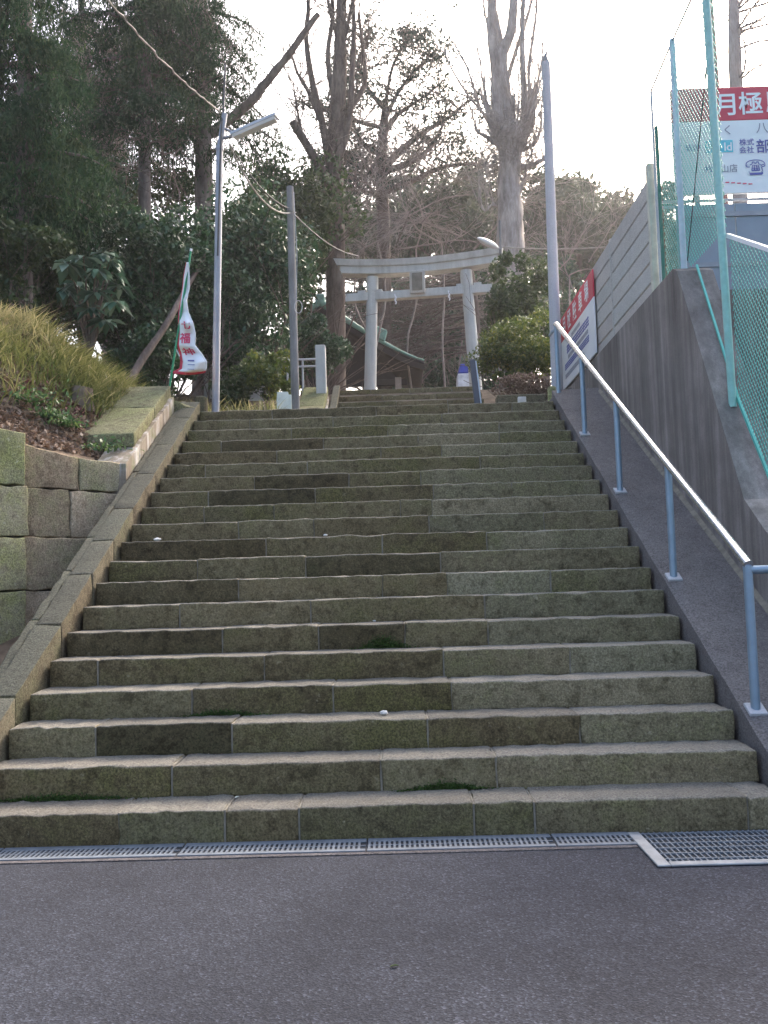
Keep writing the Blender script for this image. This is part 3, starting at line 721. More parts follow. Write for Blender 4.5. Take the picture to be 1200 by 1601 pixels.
MB().tube([at(349, 200, YP), at(362, 206, YP-.02)], .015, 8).build('bracket', M['pole'], lp, smooth=True)

YW = 9.3
b0 = at(462, 640, YW); b0[2] = 3.66; t0 = at(453, 292, YW)
wp = thing('wooden_pole', 'weathered grey wooden pole with looped wires left of the upper steps', 'pole', b0)
MB().tube([b0, (b0+t0)/2, t0], [.068, .062, .055], 12, wob=.03).build('shaft', M['wood_pole'], wp, smooth=True)
w0 = at(455, 330, YW-.06)
MB().tube([w0+np.array((.07*math.cos(a), .07*math.sin(a)+.06, .02*math.sin(2*a))) for a in np.linspace(0, 6.2, 14)], .008, 5).build('wire_band', M['cable'], wp)
q = at(466, 475, YW-.07)
MB().tube([at(459, 300, YW-.07), at(464, 400, YW-.07), at(463, 470, YW-.07)]+[q+np.array((.06*math.cos(a), -.01, .10*math.sin(a)-.05)) for a in np.linspace(1.5, 8, 16)], .006, 5).build('looped_wire', M['pole_light'], wp)

YR = 8.2
b0, t0 = at(871, 620, YR), at(853, 98, YR); b0[2] = 3.66
up = thing('utility_pole', 'tall pale grey concrete pole right of the landing', 'pole', b0)
MB().tube([b0, t0], [.085, .062], 18).build('shaft', M['pole_light'], up, smooth=True)
MB().tube([t0, at(852, 88, YR), at(855, 80, YR)], [.05, .03, .008], 8, wob=.2).build('cap', M['wood_pole'], up)

YL = 15.2
b0, t0 = at(787, 600, YL), at(781, 345, YL); b0[2] = 4.95
l2 = thing('street_lamp', 'bright white lamp head on a thin post above the right torii end', 'street lamp', b0)
MB().tube([b0, t0], [.035, .03], 10).build('pole', M['wood_pole'], l2, smooth=True)
a, b = at(779, 388, YL-.05), at(746, 372, YL-.55)
d = b-a; L = np.linalg.norm(d)
lv = []; 
for t in np.linspace(0, 1, 12):
    r_ = .075*math.sqrt(max(.02, 1-(2*t-1)**2)); lv.append((a+d*t, r_))
MB().tube([p for p, _ in lv], [r for _, r in lv], 14).build('lamp_cover', M['lamp_white'], l2, smooth=True)
MB().tube([at(782, 389, YL), a], .02, 8).build('bracket', M['pole'], l2, smooth=True)

def cable(pts, r, name, label, mat, n=6, cat='cable'):
    m = MB(); m.tube(pts, r, n); o = m.build(name, mat, smooth=True); return tag(o, label, cat)
def sag(a, b, s, n=16):
    t = np.linspace(0, 1, n)[:, None]; p = np.array(a)*(1-t)+np.array(b)*t; p[:, 2] -= (4*s*t*(1-t))[:, 0]; return p
p = sag(at(345, 176, YP), at(120, -60, 4.0), .12, 40); p += rng.normal(0, .006, p.shape)
cable(p, .011+.003*np.sin(np.arange(40)*2.2), 'cable', 'pale wrapped cable running from the lamp post up to the left', M['cable'])
p = sag(at(358, 226, YP), at(453, 333, YW-.07), .28, 24)
cable(p, .014, 'cable', 'pale sagging cable between lamp post and wooden pole', M['cable'])
cable(sag(at(356, 220, YP), at(452, 326, YW-.07), .16), .008, 'cable', 'thin upper wire between lamp post and wooden pole', M['wire'])
cable(sag(at(455, 330, YW+.06), at(560, 400, 14.5), .15), .010, 'cable', 'dark wire running from the wooden pole towards the torii', M['wire'])
cable(sag(at(782, 386, YL), at(948, 386, YL+1), .05), .016, 'cable', 'straight grey wire running right from the white lamp behind the concrete pole', M['cable'])

# ------------------------------------------------------------------ banner on a leaning green pole
YB = 7.0
b0, t0 = at(262, 607, YB), at(298, 393, YB)
nb = thing('banner', 'white and red banner on a leaning green pole at the left wall', 'banner', b0)
b0b = b0.copy(); b0b[2] -= .12
MB().tube([b0b, t0], .014, 10).build('banner_pole', M['green_pole'], nb, smooth=True)
MB().tube([t0, at(298.5, 389, YB)], .018, 8).build('pole_tip', M['white'], nb)
#       y    xl     xr    depth of left, right, middle bulge
RW = [(410, 290.5, 294.5, .02, -.03, .0), (430, 286.5, 296, .03, -.04, .02), (450, 284.5, 296.5, .05, -.05, .03), (470, 281.5, 292, .07, -.05, -.03),
      (488, 278.5, 294.5, .04, -.08, .05), (505, 278, 302, .02, -.12, -.06), (522, 278, 305.5, .0, -.12, .05), (540, 276.5, 305, .02, -.10, -.05),
      (552, 280, 315, .06, -.16, .05), (565, 281.5, 323.5, .06, -.20, -.08), (576, 280, 323, .03, -.16, -.08), (583, 266, 320, .0, -.10, .06)]
RW = np.array(RW, float)
def cloth(u, v):
    t = v*(len(RW)-1); i = min(int(t), len(RW)-2); f_ = t-i; f_ = f_*f_*(3-2*f_)*.5+f_*.5; r_ = RW[i]*(1-f_)+RW[i+1]*f_
    px = r_[1]+(r_[2]-r_[1])*u; py = r_[0]+3*math.sin(u*3.1)*v*v*(1 if v > .8 else .3)
    dy = r_[3]*(1-u)+r_[4]*u+r_[5]*math.sin(u*math.pi)+.02*math.sin(u*9+v*14)
    return at(px, py, YB+dy-.02)
def cloth_part(u0, u1, v0, v1, nu, nv, mat, name, off=0.0):
    G = np.array([[cloth(u0+(u1-u0)*i/nu, v0+(v1-v0)*j/nv) for j in range(nv+1)] for i in range(nu+1)]); m = MB(); m.grid(G)
    o = m.build(name, mat, nb, smooth=True); md = o.modifiers.new('thick', 'SOLIDIFY'); md.thickness = .003; md.offset = 0; return o
clo = cloth_part(.10, .93, 0, .955, 14, 50, M['white'], 'cloth')
cloth_part(0, .10, 0, .955, 3, 50, M['red'], 'cloth_border'); cloth_part(.93, 1, 0, .955, 2, 50, M['white'], 'cloth_border'); cloth_part(0, 1, .955, 1, 14, 4, M['red'], 'cloth_border')
def on_cloth(ch, uc, vc, su, sv, mat):
    V, F = text_mesh(ch, 1.0, .02)
    if len(V):
        V[:, :2] -= (V[:, :2].max(0)+V[:, :2].min(0))/2
        MB().add([cloth(uc+x*su, vc-y*sv)+np.array((0, -.012, 0)) for x, y, _ in V], F).build('lettering', mat, clo)
on_cloth('七', .5, .47, .6, .075, M['red_ink']); on_cloth('福', .42, .575, .6, .085, M['red_ink']); on_cloth('神', .45, .71, .6, .085, M['red_ink'])
for v in (.80, .85, .90): on_cloth('ー', .42, v, .3, .05, M['blue_ink'])
for v in (.765, .98):
    p = cloth(.0, v); s_ = (607-(RW[0, 0]+(RW[-1, 0]-RW[0, 0])*v))/214; q = b0+(t0-b0)*max(.02, s_)
    MB().tube([p, q], .009, 6).build('tie', M['white'], nb)

# ------------------------------------------------------------------ torii gate
YT = 16.6; kT = (YT-CAM[1])/FPX
tc = at(660, 600, YT); zg = 4.95
to = thing('torii_gate', 'pale concrete torii gate at the top of the upper steps', 'torii gate', (tc[0], YT, zg))
ca, sa = math.cos(math.radians(-7)), math.sin(math.radians(-7))
def T(x, y, z): return np.array((tc[0]+x*ca-y*sa, YT+x*sa+y*ca, zg+z))
zpt = at(660, 428, YT)[2]-zg
hs, ts = 87*kT, 75*kT
for s_ in (-1, 1):
    pts = [T(s_*(hs+(ts-hs)*t-(0 if t else 0)), 0, zpt*t-.1*(t == 0)) for t in np.linspace(0, 1, 6)]
    pl = MB().tube(pts, np.linspace(.150, .128, 6), 24).build('pillar', M['torii'], to, smooth=True)
    MB().tube([T(s_*ts*1.01, 0, zpt-.36), T(s_*ts, 0, zpt-.005)], [.140, .140], 24).build('collar', M['torii'], to, smooth=True)
def curved_beam(half, z, hgt, dep, sag_, flare, name, mat):
    m = MB(); n = 20; G = []
    for i in range(n+1):
        t = -1+2*i/n; zz = z+sag_*t*t; h2 = hgt*(1+.12*t*t)
        for (yy, zz2) in ((-dep/2, 0), (dep/2, 0), (dep/2+flare, h2), (-dep/2-flare, h2)): G.append(T(t*(half+(flare*1.6 if zz2 else 0)), yy, zz+zz2))
    F = [(0, 1, 2, 3), tuple(n*4+q for q in (3, 2, 1, 0))]
    for i in range(n):
        for q in range(4): a = i*4+q; b = i*4+(q+1) % 4; F.append((a, a+4, b+4, b))
    return m.add(G, F).build(name, mat, to)
curved_beam(124*kT, zpt+.0, .17, .34, .10, .015, 'lower_lintel', M['torii'])
curved_beam(130*kT, zpt+.172, .135, .44, .11, .045, 'top_lintel', M['torii'])
zn = at(660, 466, YT)[2]-zg
MB().obox(T(0, 0, zn+.10), np.array((ca, sa, 0))*119*kT, np.array((-sa, ca, 0))*.10, (0, 0, .095), .008).build('tie_beam', M['torii'], to)
for s_ in (-1, 1):
    for q in (-1, 1):
        MB().obox(T(s_*79*kT+q*.20, 0, zn+.222), np.array((ca, sa, 0))*.09, np.array((-sa, ca, 0))*.09, (0, 0, .03), .004).build('wedge', M['torii'], to)
pq = lambda x, y, z: T(x-.02, y, z)
MB().obox(pq(0, -.22, zn+.32), np.array((ca, sa, 0))*.18, np.array((-sa, ca, 0))*.03, np.array((0, -.08, .25)), .015).build('plaque_frame', M['torii'], to)
MB().obox(pq(0, -.265, zn+.32), np.array((ca, sa, 0))*.12, np.array((-sa, ca, 0))*.012, np.array((0, -.07, .185)), .006).build('plaque', M['torii_dark'], to)
for x in (-.55, .70):
    m = MB(); q = T(x, -.13, zn-.02)
    for i in range(4): m.obox(q+np.array(((i % 2)*.018-.009, -.004*i, .08-i*.058)), (.015, 0, 0), (0, .003, 0), (.008*(1 if i % 2 else -1), 0, .034))
    m.build('paper_streamer', M['white'], to)

# ------------------------------------------------------------------ shrine pavilion behind the torii
YC = 23.0
pv = thing('shrine_pavilion', 'small shrine pavilion with green copper roof behind the left torii pillar', 'building', (-1.6, YC, 4.95))
YF = YC-1.8
ec = at(663, 567, YF); rx = at(500, 480, YF)[0]; rz = at(500, 476, YF)[2]; ex1 = ec[0]; ez = ec[2]; ex0 = 2*rx-ex1; n = 14
def verge(t, s_): 
    """t 0 at the ridge, 1 at the eave"""
    return rx+s_*(ex1-rx)*t, rz+(ez-rz)*(1-(1-t)**1.25)
for s_ in (-1, 1):
    G = [[(verge(i/n, s_)[0], y, verge(i/n, s_)[1]) for i in range(n+1)] for y in np.linspace(YF, YC+2.4, 5)]
    o = MB().grid(G).build('roof_slope', M['timber'], pv, smooth=True); md = o.modifiers.new('thick', 'SOLIDIFY'); md.thickness = .10; md.offset = 0
    m = MB(); m.tube([(verge(i/n, s_)[0], YF+.02, verge(i/n, s_)[1]+.07) for i in range(n+1)], np.linspace(.11, .03, n+1), 8); m.build('verge_roll', M['copper'], pv, smooth=True)
    for i in range(1, 9): t = i/9; m = MB(); m.tube([(verge(t, s_)[0], YF+.1, verge(t, s_)[1]+.07), (verge(t, s_)[0], YC+2.3, verge(t, s_)[1]+.07)], .05, 6); m.build('roof_rib', M['copper'], pv)
    m = MB()
    for i in range(n): a, b = verge(i/n, s_), verge((i+1)/n, s_); m.hexa([[[(x, YF-.06+y, z-h-.06) for h in ((.16, .0))] for y in (0, .08)] for x, z in (a, b)])
    m.build('barge_board', M['timber'], pv)
MB().bar((rx, YF-.05, rz+.15), (rx, YC+2.4, rz+.15), .26, .30, ch=.03).build('ridge', M['copper'], pv)
q = verge(.58, 1); MB().obox((q[0], YF, q[1]+.26), (.16, 0, -.08), (0, .10, 0), (.05, 0, .16), .03).build('roof_ornament', M['copper'], pv)
MB().hexa([[[(x, y, ez-.35+.02), (x2, y, z)] for y in (YF+.55, YF+.62)] for x, x2, z in ((ex0+.7, rx-.5, rz-.55), (ex1-.7, rx+.5, rz-.55))]).build('gable_wall', M['timber'], pv)
for x in (rx-2.2, rx+.55, rx+2.15):
    for y in (YF+.5, YC+1.6): MB().box((x-.09, y-.09, 4.95), (x+.09, y+.09, ez-.30), .01).build('column', M['timber_light'] if y < YC else M['timber'], pv)
for y in (YF+.5, YC+1.6): MB().box((rx-2.4, y-.06, ez-.52), (rx+2.4, y+.06, ez-.35), .008).build('beam', M['timber'], pv)
MB().box((rx-2.1, YC+1.5, 4.95), (rx+2.1, YC+1.58, 7.2)).build('back_wall', M['timber'], pv)
MB().box((rx+.9, YC-.4, 4.95), (rx+1.8, YC+.3, 5.75), .04).build('water_basin', M['plaster'], pv)

# blue and white cover beyond the torii
p = at(727, 590, 24); 
tr = thing('tarp_cover', 'small blue and white cloth cover beyond the right torii pillar', 'cover', (p[0], 24, 4.95))
zl_, zm_, zt_2 = 4.95, at(733, 587, 24)[2], at(733, 571, 24)[2]; kk = 29.4/1500
c = np.array([[[(p[0]+i*22*kk, 24+j*.5, zl_), (p[0]+i*13*kk, 24+j*.35, zm_)] for j in (-1, 1)] for i in (-1, 1)]); MB().hexa(c, .03).build('skirt', M['tarp_white'], tr)
c = np.array([[[(p[0]+i*13*kk, 24+j*.36, zm_+.003), (p[0]+i*8*kk, 24+j*.25, zt_2)] for j in (-1, 1)] for i in (-1, 1)]); MB().hexa(c, .04).build('hood', M['tarp_blue'], tr)

# ------------------------------------------------------------------ small things on the landing
p = at(442, 640, 8.4)
kk = (8.4-CAM[1])/FPX
m = MB(); m.prism([(-14*kk, -.35), (14*kk, -.35), (13.5*kk, 24*kk), (9*kk, 24.5*kk), (8*kk, 29*kk), (-9*kk, 29*kk)], (1, 0, 0), (0, .12, .99), (p[0], 8.4, p[2]), (0, .02, 0))
tag(m.build('board', M['board']), 'pale notice board leaning at the foot of the wooden pole', 'board')
q = at(502, 597, 11.2); kk = (11.2-CAM[1])/FPX
mp = MB(); mp.box((q[0]-8*kk, 11.1, 4.1), (q[0]+8*kk, 11.27, at(502, 541, 11.2)[2]), .012); tag(mp.build('stone_post', M['torii']), 'pale square stone post left of the upper steps', 'post')
q = at(750, 628, 9.7); kk = (9.7-CAM[1])/FPX
dp = thing('metal_post', 'dark slate-blue square post at right end of the upper steps', 'post', (q[0], 9.7, 3.69))
zt3 = at(748, 555, 9.7)[2]
MB().hexa([[[(q[0]+dx*kk, 9.7+dy, 3.68), (q[0]+(dx-8)*kk, 9.7+dy+.3, zt3)] for dy in (-.04, .06)] for dx in (-4, 5)], .006).build('post_body', M['dark_post'], dp)
MB().hexa([[[(q[0]+dx*kk, 9.69+dy, 3.68), (q[0]+(dx-8)*kk, 9.69+dy+.3, zt3-.03)] for dy in (-.02, .03)] for dx in (5.2, 7.2)], .002).build('edge_strip', M['fence_blue'], dp)
# mossy side wall and kerb of the upper flight (left)
uw = thing('stone_wall', 'small mossy stone wall and coping left of the upper steps', 'wall', (uxl-.5, YU, ZU))
ns = lambda y: ZU+RISE+(y-YU)*RISE/RUN
sloped_block(uxl-.13, uxl-.01, YU-.1, YU+2.3, ZU-.1, ns(YU-.1)+.05, ZU+.6, ns(YU+2.3)+.05).build('kerb_stone', M['kerb'], uw)
sloped_block(uxl-.42, uxl-.16, YU-.35, YU+.35, ZU-.1, ns(YU)+.02, ZU-.1, ns(YU+.35)+.1).build('wall_block', M['stain'], uw)
sloped_block(uxl-.42, uxl-.16, YU+.36, YU+1.5, ZU-.1, ns(YU+.36)+.1, ZU+.5, ns(YU+1.5)+.1).build('wall_block', M['stain'], uw)
sloped_block(uxl-.62, uxl-.18, YU-.45, YU+.55, ns(YU)+.03, ns(YU)+.15, ns(YU+.55)+.11, ns(YU+.55)+.25, .02).build('coping_stone', M['coping'], uw)
sloped_block(uxl-.62, uxl-.18, YU+.56, YU+1.6, ns(YU+.56)+.11, ns(YU+.56)+.25, ns(YU+1.6)+.11, ns(YU+1.6)+.25, .02).build('coping_stone', M['coping'], uw)
MB().box((uxl-.68, YU-.55, ZU-.1), (uxl-.44, YU-.3, ns(YU)+.12), .02).build('end_stone', M['block_moss'], uw)
mr = thing('metal_railing', 'short galvanised railing behind the wooden pole', 'railing', at(478, 590, 11.5))
za, zb2 = at(478, 562, 11.5)[2], at(478, 573, 11.5)[2]; xa, xb = at(440, 565, 11.5)[0], at(498, 565, 11.5)[0]
for z in (za, zb2): MB().tube([(xa, 11.5, z), (xb, 11.5, z)], .02, 8).build('rail', M['pole_light'], mr, smooth=True)
for x in (xa+.1, at(473, 580, 11.5)[0]): MB().tube([(x, 11.5, 4.4), (x, 11.5, za)], .018, 8).build('post', M['pole_light'], mr, smooth=True)
q0, q1 = at(777, 626, 7.9), at(855, 622, 7.9)
m = MB(); m.box((q0[0], 7.9, 3.69), (q1[0], 8.15, at(820, 616, 7.9)[2]), .015); tag(m.build('kerb', M['kerb']), 'low concrete kerb in front of the azalea bush right of the landing', 'kerb')
q = at(816, 624, 7.6); m = MB(); m.box((q[0]-.055, 7.6, 3.69), (q[0]+.055, 7.66, at(816, 620, 7.6)[2]), .006); tag(m.build('marker_block', M['pebble']), 'small white block on the landing edge before the azalea', 'block')
q = at(863, 625, 7.5); m = MB(); m.box((q[0]-.05, 7.45, 3.69), (q[0]+.05, 7.58, at(863, 604, 7.5)[2]), .02, .004); tag(m.build('stone_post', M['block_moss']), 'short mossy stone post at the foot of the concrete pole', 'post')
q = at(314, 640, 7.15); m = MB(); m.box((q[0]-.075, 7.1, 3.5), (q[0]+.075, 7.26, at(314, 620, 7.15)[2]), .02, .006); tag(m.build('stone_post', M['kerb']), 'short square stone post beside the lamp post foot', 'post')
q = at(128, 676, 5.6); q[2] = h_left(q[0], q[1])
st = MB(); st.tube([q-np.array((0, 0, .1)), q+np.array((0, 0, .14)), q+np.array((.01, 0, .2))], [.15, .13, .12], 12, wob=.12); tag(st.build('tree_stump', M['stump']), 'cut brown tree stump in the leaf litter above the wall', 'stump')
# litter on the steps
def on_step(px, py):
    best = None
    for k in range(0, 21):
        z = k*RISE; d = ray(px, py)
        if abs(d[2]) < 1e-6: continue
        t = (z-CAM[2])/d[2]; p = CAM+d*t
        if t > 0 and (k-1)*RUN-.02 <= p[1] <= k*RUN+.02: return p
    Y = min(range(1, 21), key=lambda k: abs(at(px, py, (k-1)*RUN)[2]-k*RISE)); p = at(px, py, (Y-1)*RUN+.06); p[2] = Y*RISE; p[1] = (Y-1)*RUN+.07; return p
for i, (px, py, r_, lab) in enumerate(((245, 838, .035, 'round white pebble lying near the left end of a step'), (508, 824, .022, 'small pale pebble on a step in the middle of the stairs'), (585, 972, .014, 'tiny white scrap on a lower middle step'), (600, 1118, .03, 'flat pale scrap lying on the fourth step'))):
    q = on_step(px, py); m = MB()
    th = np.linspace(0, math.pi, 6); V = []
    for a in th:
        for b in np.linspace(0, 2*math.pi, 8)[:-1]: V.append(q+np.array((r_*math.sin(a)*math.cos(b), r_*.8*math.sin(a)*math.sin(b), r_*.55*(1-math.cos(a))*.9))*rng.uniform(.85, 1.1))
    F = [(i2*7+j, (i2+1)*7+j, (i2+1)*7+(j+1) % 7, i2*7+(j+1) % 7) for i2 in range(5) for j in range(7)]
    tag(m.add(V, F).build('pebble', M['pebble']), lab, 'pebble')
def leaf_obj(q, s_, mat, label, rot):
    c, s2_ = math.cos(rot), math.sin(rot); P = [(-1, 0, .1), (-.4, .38, .28), (.4, .36, .3), (1.1, 0, .05), (.4, -.38, .25), (-.4, -.36, .3)]
    V = [q+s_*np.array((x*c-y*s2_, x*s2_+y*c, z)) for x, y, z in P]+[q+s_*np.array((0, 0, .02))]
    m = MB(); m.add(V, [(6, i, (i+1) % 6) for i in range(6)]); o = m.build('fallen_leaf', mat); md = o.modifiers.new('t', 'SOLIDIFY'); md.thickness = .001
    return tag(o, label, 'leaf', 'fallen leaves')
d = ray(616, 1513); q = CAM+d*(-CAM[2]/d[2]); leaf_obj(q+np.array((0, 0, .004)), .018, M['leaf_yellow'], 'single green leaf lying on the asphalt', .4)
leaf_obj(on_step(370, 1247), .02, M['board'], 'pale yellowish leaf on the lowest step at left', 1.1)
# grit and leaf crumbs lying along the foot of the risers
gx, gk = rng.uniform(XL+.05, XR-.05, 700), rng.integers(0, 12, 700); ctr = np.stack([gx, gk*RUN-np.abs(rng.normal(0, .035, 700))-.012, gk*RISE+.004], 1)
A = rng.normal(0, 1, (700, 3)); A[:, 2] *= .2; A /= np.linalg.norm(A, axis=1)[:, None]; Bv = np.cross(A, np.array((0, 0, 1.0))); gs = rng.uniform(.003, .011, 700)[:, None]
tag(quads_obj('leaf_litter', np.stack([ctr-A*gs, ctr-Bv*gs*.6, ctr+A*gs, ctr+Bv*gs*.6], 1), M['litter'], tint=rng.uniform(0, 1, 700)), 'grit and leaf crumbs scattered along the foot of the lower risers', 'leaf litter', kind='stuff')
# moss tufts at the foot of risers
for i, (px, k, w, h, lab) in enumerate(((345, 4, .24, .035, 'moss tuft at the foot of the fourth step left of centre'), (690, 2, .22, .04, 'bright moss tuft at the foot of the second step'), (600, 6, .17, .08, 'dark moss patch on a middle riser'), (90, 2, .35, .03, 'moss fringe at the left foot of the second step'))):
    if k == 4: k = 4
    Y = (k-1)*RUN; z = (k-1)*RISE; q = at(px, 1000, Y); n = 1400
    x = q[0]+rng.normal(0, w*.5, n); zz = z+np.abs(rng.normal(0, h*.5, n))*np.exp(-((x-q[0])/w)**2); y = Y-.004-rng.uniform(0, .02, n)
    ctr = np.stack([x, y, zz], 1); s_ = .008; A = rng.normal(0, 1, (n, 3)); A /= np.linalg.norm(A, axis=1)[:, None]; Bv = np.cross(A, rng.normal(0, 1, (n, 3))); Bv /= np.linalg.norm(Bv, axis=1)[:, None]
    V = np.stack([ctr-A*s_, ctr-Bv*s_*.6, ctr+A*s_, ctr+Bv*s_*.6], 1)
    tag(quads_obj('moss', V, M['moss'], tint=rng.uniform(0, .8, n)), lab, 'moss', kind='stuff')

# ------------------------------------------------------------------ vegetation helpers
def leaves(ctr, size, aspect=.5, up=.3, droop=None, tint=None, jit=.35):
    n = len(ctr); A = rng.normal(0, 1, (n, 3))
    if droop is not None: A = A*(1-droop)+np.array((0, 0, -1.0))*droop*1.6+A*.0
    A /= np.linalg.norm(A, axis=1)[:, None]+1e-9
    N = rng.normal(0, 1, (n, 3)); N[:, 2] += up*3; Bv = np.cross(N, A); Bv /= np.linalg.norm(Bv, axis=1)[:, None]+1e-9
    s_ = size*(1+rng.uniform(-jit, jit, n))[:, None]
    V = np.stack([ctr-A*s_, ctr-Bv*s_*aspect+A*s_*.1, ctr+A*s_, ctr+Bv*s_*aspect+A*s_*.1], 1)
    t = rng.beta(2, 2.6, n) if tint is None else np.clip(tint+rng.normal(0, .16, n), 0, 1)
    return V, t
def crown_points(center, rad, nlobe, nper, lobe=.38, fill=.25):
    """points in the shells of many lobes spread over an ellipsoid: uneven outline with gaps"""
    center, rad = np.array(center, float), np.array(rad, float); out = []; ti = []
    for _ in range(nlobe):
        d = rng.normal(0, 1, 3); d /= np.linalg.norm(d); c_ = center+d*rad*rng.uniform(.25, .92)
        lr = rad*lobe*rng.uniform(.55, 1.25); e = rng.normal(0, 1, (nper, 3)); e /= np.linalg.norm(e, axis=1)[:, None]
        rr_ = np.where(rng.uniform(0, 1, nper) < fill, rng.uniform(0, 1, nper)**.5, rng.normal(.92, .13, nper))
        out.append(c_+e*rr_[:, None]*lr*np.array((1, 1, .8))); ti.append(np.full(nper, rng.uniform(.2, .65)))
    return np.concatenate(out), np.concatenate(ti)
def grow(tubes, tips, p, d, L, r, lvl, spread, nchild, seg=5, wander=.18, upb=.05, shrink=.62, rmin=.004):
    pts = [np.array(p, float)]; d = np.array(d, float); d /= np.linalg.norm(d)
    for i in range(seg):
        d = d+rng.normal(0, wander, 3); d[2] += upb; d /= np.linalg.norm(d); pts.append(pts[-1]+d*L/seg)
    rad = np.linspace(r, max(rmin, r*.45), seg+1); tubes.append((np.array(pts), rad))
    if lvl <= 0: tips.append(pts[-1]); return
    for i in range(nchild):
        t = rng.uniform(.25, 1.0); k_ = min(seg-1, int(t*seg)); q = pts[k_]+(pts[k_+1]-pts[k_])*(t*seg-k_)
        base = pts[k_+1]-pts[k_]; base /= np.linalg.norm(base); s_ = rng.normal(0, 1, 3); s_ -= base*(s_@base); s_ /= np.linalg.norm(s_)
        nd = base*math.cos(spread)+s_*math.sin(spread)
        grow(tubes, tips, q, nd, L*shrink*rng.uniform(.7, 1.2), max(rmin, rad[k_]*.55), lvl-1, spread, nchild, max(3, seg-1), wander, upb, shrink, rmin)
def tubes_obj(name, tubes, mat, parent, wob=.06):
    m = MB()
    for pts, rad in tubes:
        R_ = float(np.max(rad)); n = 14 if R_ > .15 else 9 if R_ > .05 else 5 if R_ > .018 else 3
        m.tube(pts, rad, n, False, wob if R_ > .05 else 0)
    return m.build(name, mat, parent, smooth=True)
def px_line(pts, Y, dy=None):
    return np.array([at(x, y, Y+(dy[i] if dy else 0)) for i, (x, y) in enumerate(pts)])
def smooth_line(P, n):
    P = np.asarray(P, float); t = np.linspace(0, len(P)-1, n); out = []
    for s_ in t:
        i = min(int(s_), len(P)-2); f_ = s_-i; p0, p1, p2, p3 = P[max(0, i-1)], P[i], P[i+1], P[min(len(P)-1, i+2)]
        out.append(.5*((2*p1)+(-p0+p2)*f_+(2*p0-5*p1+4*p2-p3)*f_**2+(-p0+3*p1-3*p2+p3)*f_**3))
    return np.array(out)
def base_of(P, zbase): 
    b = np.array(P[0]); b[2] = zbase; return b

# ---- big bare brown tree left of the torii
Y2 = 18.2; k2 = (Y2-CAM[1])/FPX
P = px_line([(523, 610), (525, 500), (524, 380), (523, 260), (530, 130), (533, 20), (536, -120)], Y2); P[0][2] = 4.7
tr2 = thing('bare_tree', 'tall brown bare tree with broken limbs left of the torii', 'tree', base_of(P, 4.9))
tb = [(smooth_line(P, 26), np.interp(np.linspace(0, 1, 26), [0, .12, .45, .6, .8, 1], [21, 15.5, 15, 13, 9, 6])*k2)]; tips = []
for pts, r0, r1, dy in (([(518, 300), (500, 262), (478, 225), (456, 190)], 9, 6, -.6), ([(520, 285), (503, 190), (488, 130), (478, 60), (482, 10), (478, -60)], 7, 2.5, .3), ([(528, 250), (545, 190), (550, 110), (553, 40), (548, -40)], 7, 2.5, -.2),
                        ([(505, 200), (480, 140), (463, 110), (452, 70)], 4, 1.2, .4), ([(530, 220), (548, 170), (570, 130), (566, 70), (560, 20)], 6, 2, .5), ([(524, 170), (512, 90), (520, 20), (515, -60)], 5, 2, .1), ([(532, 90), (545, 30), (556, -30)], 4, 1.5, 0), ([(528, 60), (514, 10), (508, -40)], 4, 1.5, .2),
                        ([(490, 255), (470, 200), (458, 130)], 3.5, 1, .3)):
    L = smooth_line(px_line(pts, Y2, [dy*i/len(pts) for i in range(len(pts))]), 14); tb.append((L, np.linspace(r0, r1, 14)*k2))
    for _ in range(16):
        i = rng.integers(3, 13); d = rng.normal(0, 1, 3); d[2] = abs(d[2])+.3; grow(tb, tips, L[i], d, rng.uniform(.5, 1.3), .016, 2, .6, 3, 4, .2, .06, .6, .004)
for _ in range(70):
    i = rng.integers(8, 25); d = rng.normal(0, 1, 3); d[2] = abs(d[2])*.6; grow(tb, tips, tb[0][0][i], d, rng.uniform(.5, 1.2), .018, 2, .6, 3, 4, .2, .06, .6, .004)
tubes_obj('trunk', tb[:1], M['bark_brown'], tr2, .08); tubes_obj('branches', tb[1:], M['bark_brown'], tr2)
MAIN = np.concatenate([q for q, r_ in tb[1:] if len(q) == 14]); lc = MAIN[:, None, :]+rng.normal(0, .32, (len(MAIN), 16, 3)); lc = lc.reshape(-1, 3); lc = lc[(lc[:, 2] > 8) & (lc[:, 2] < 12.2)]
V, t = leaves(lc, .05, .5, .2); quads_obj('dead_leaves', V, M['leaf_far'], tr2, t)

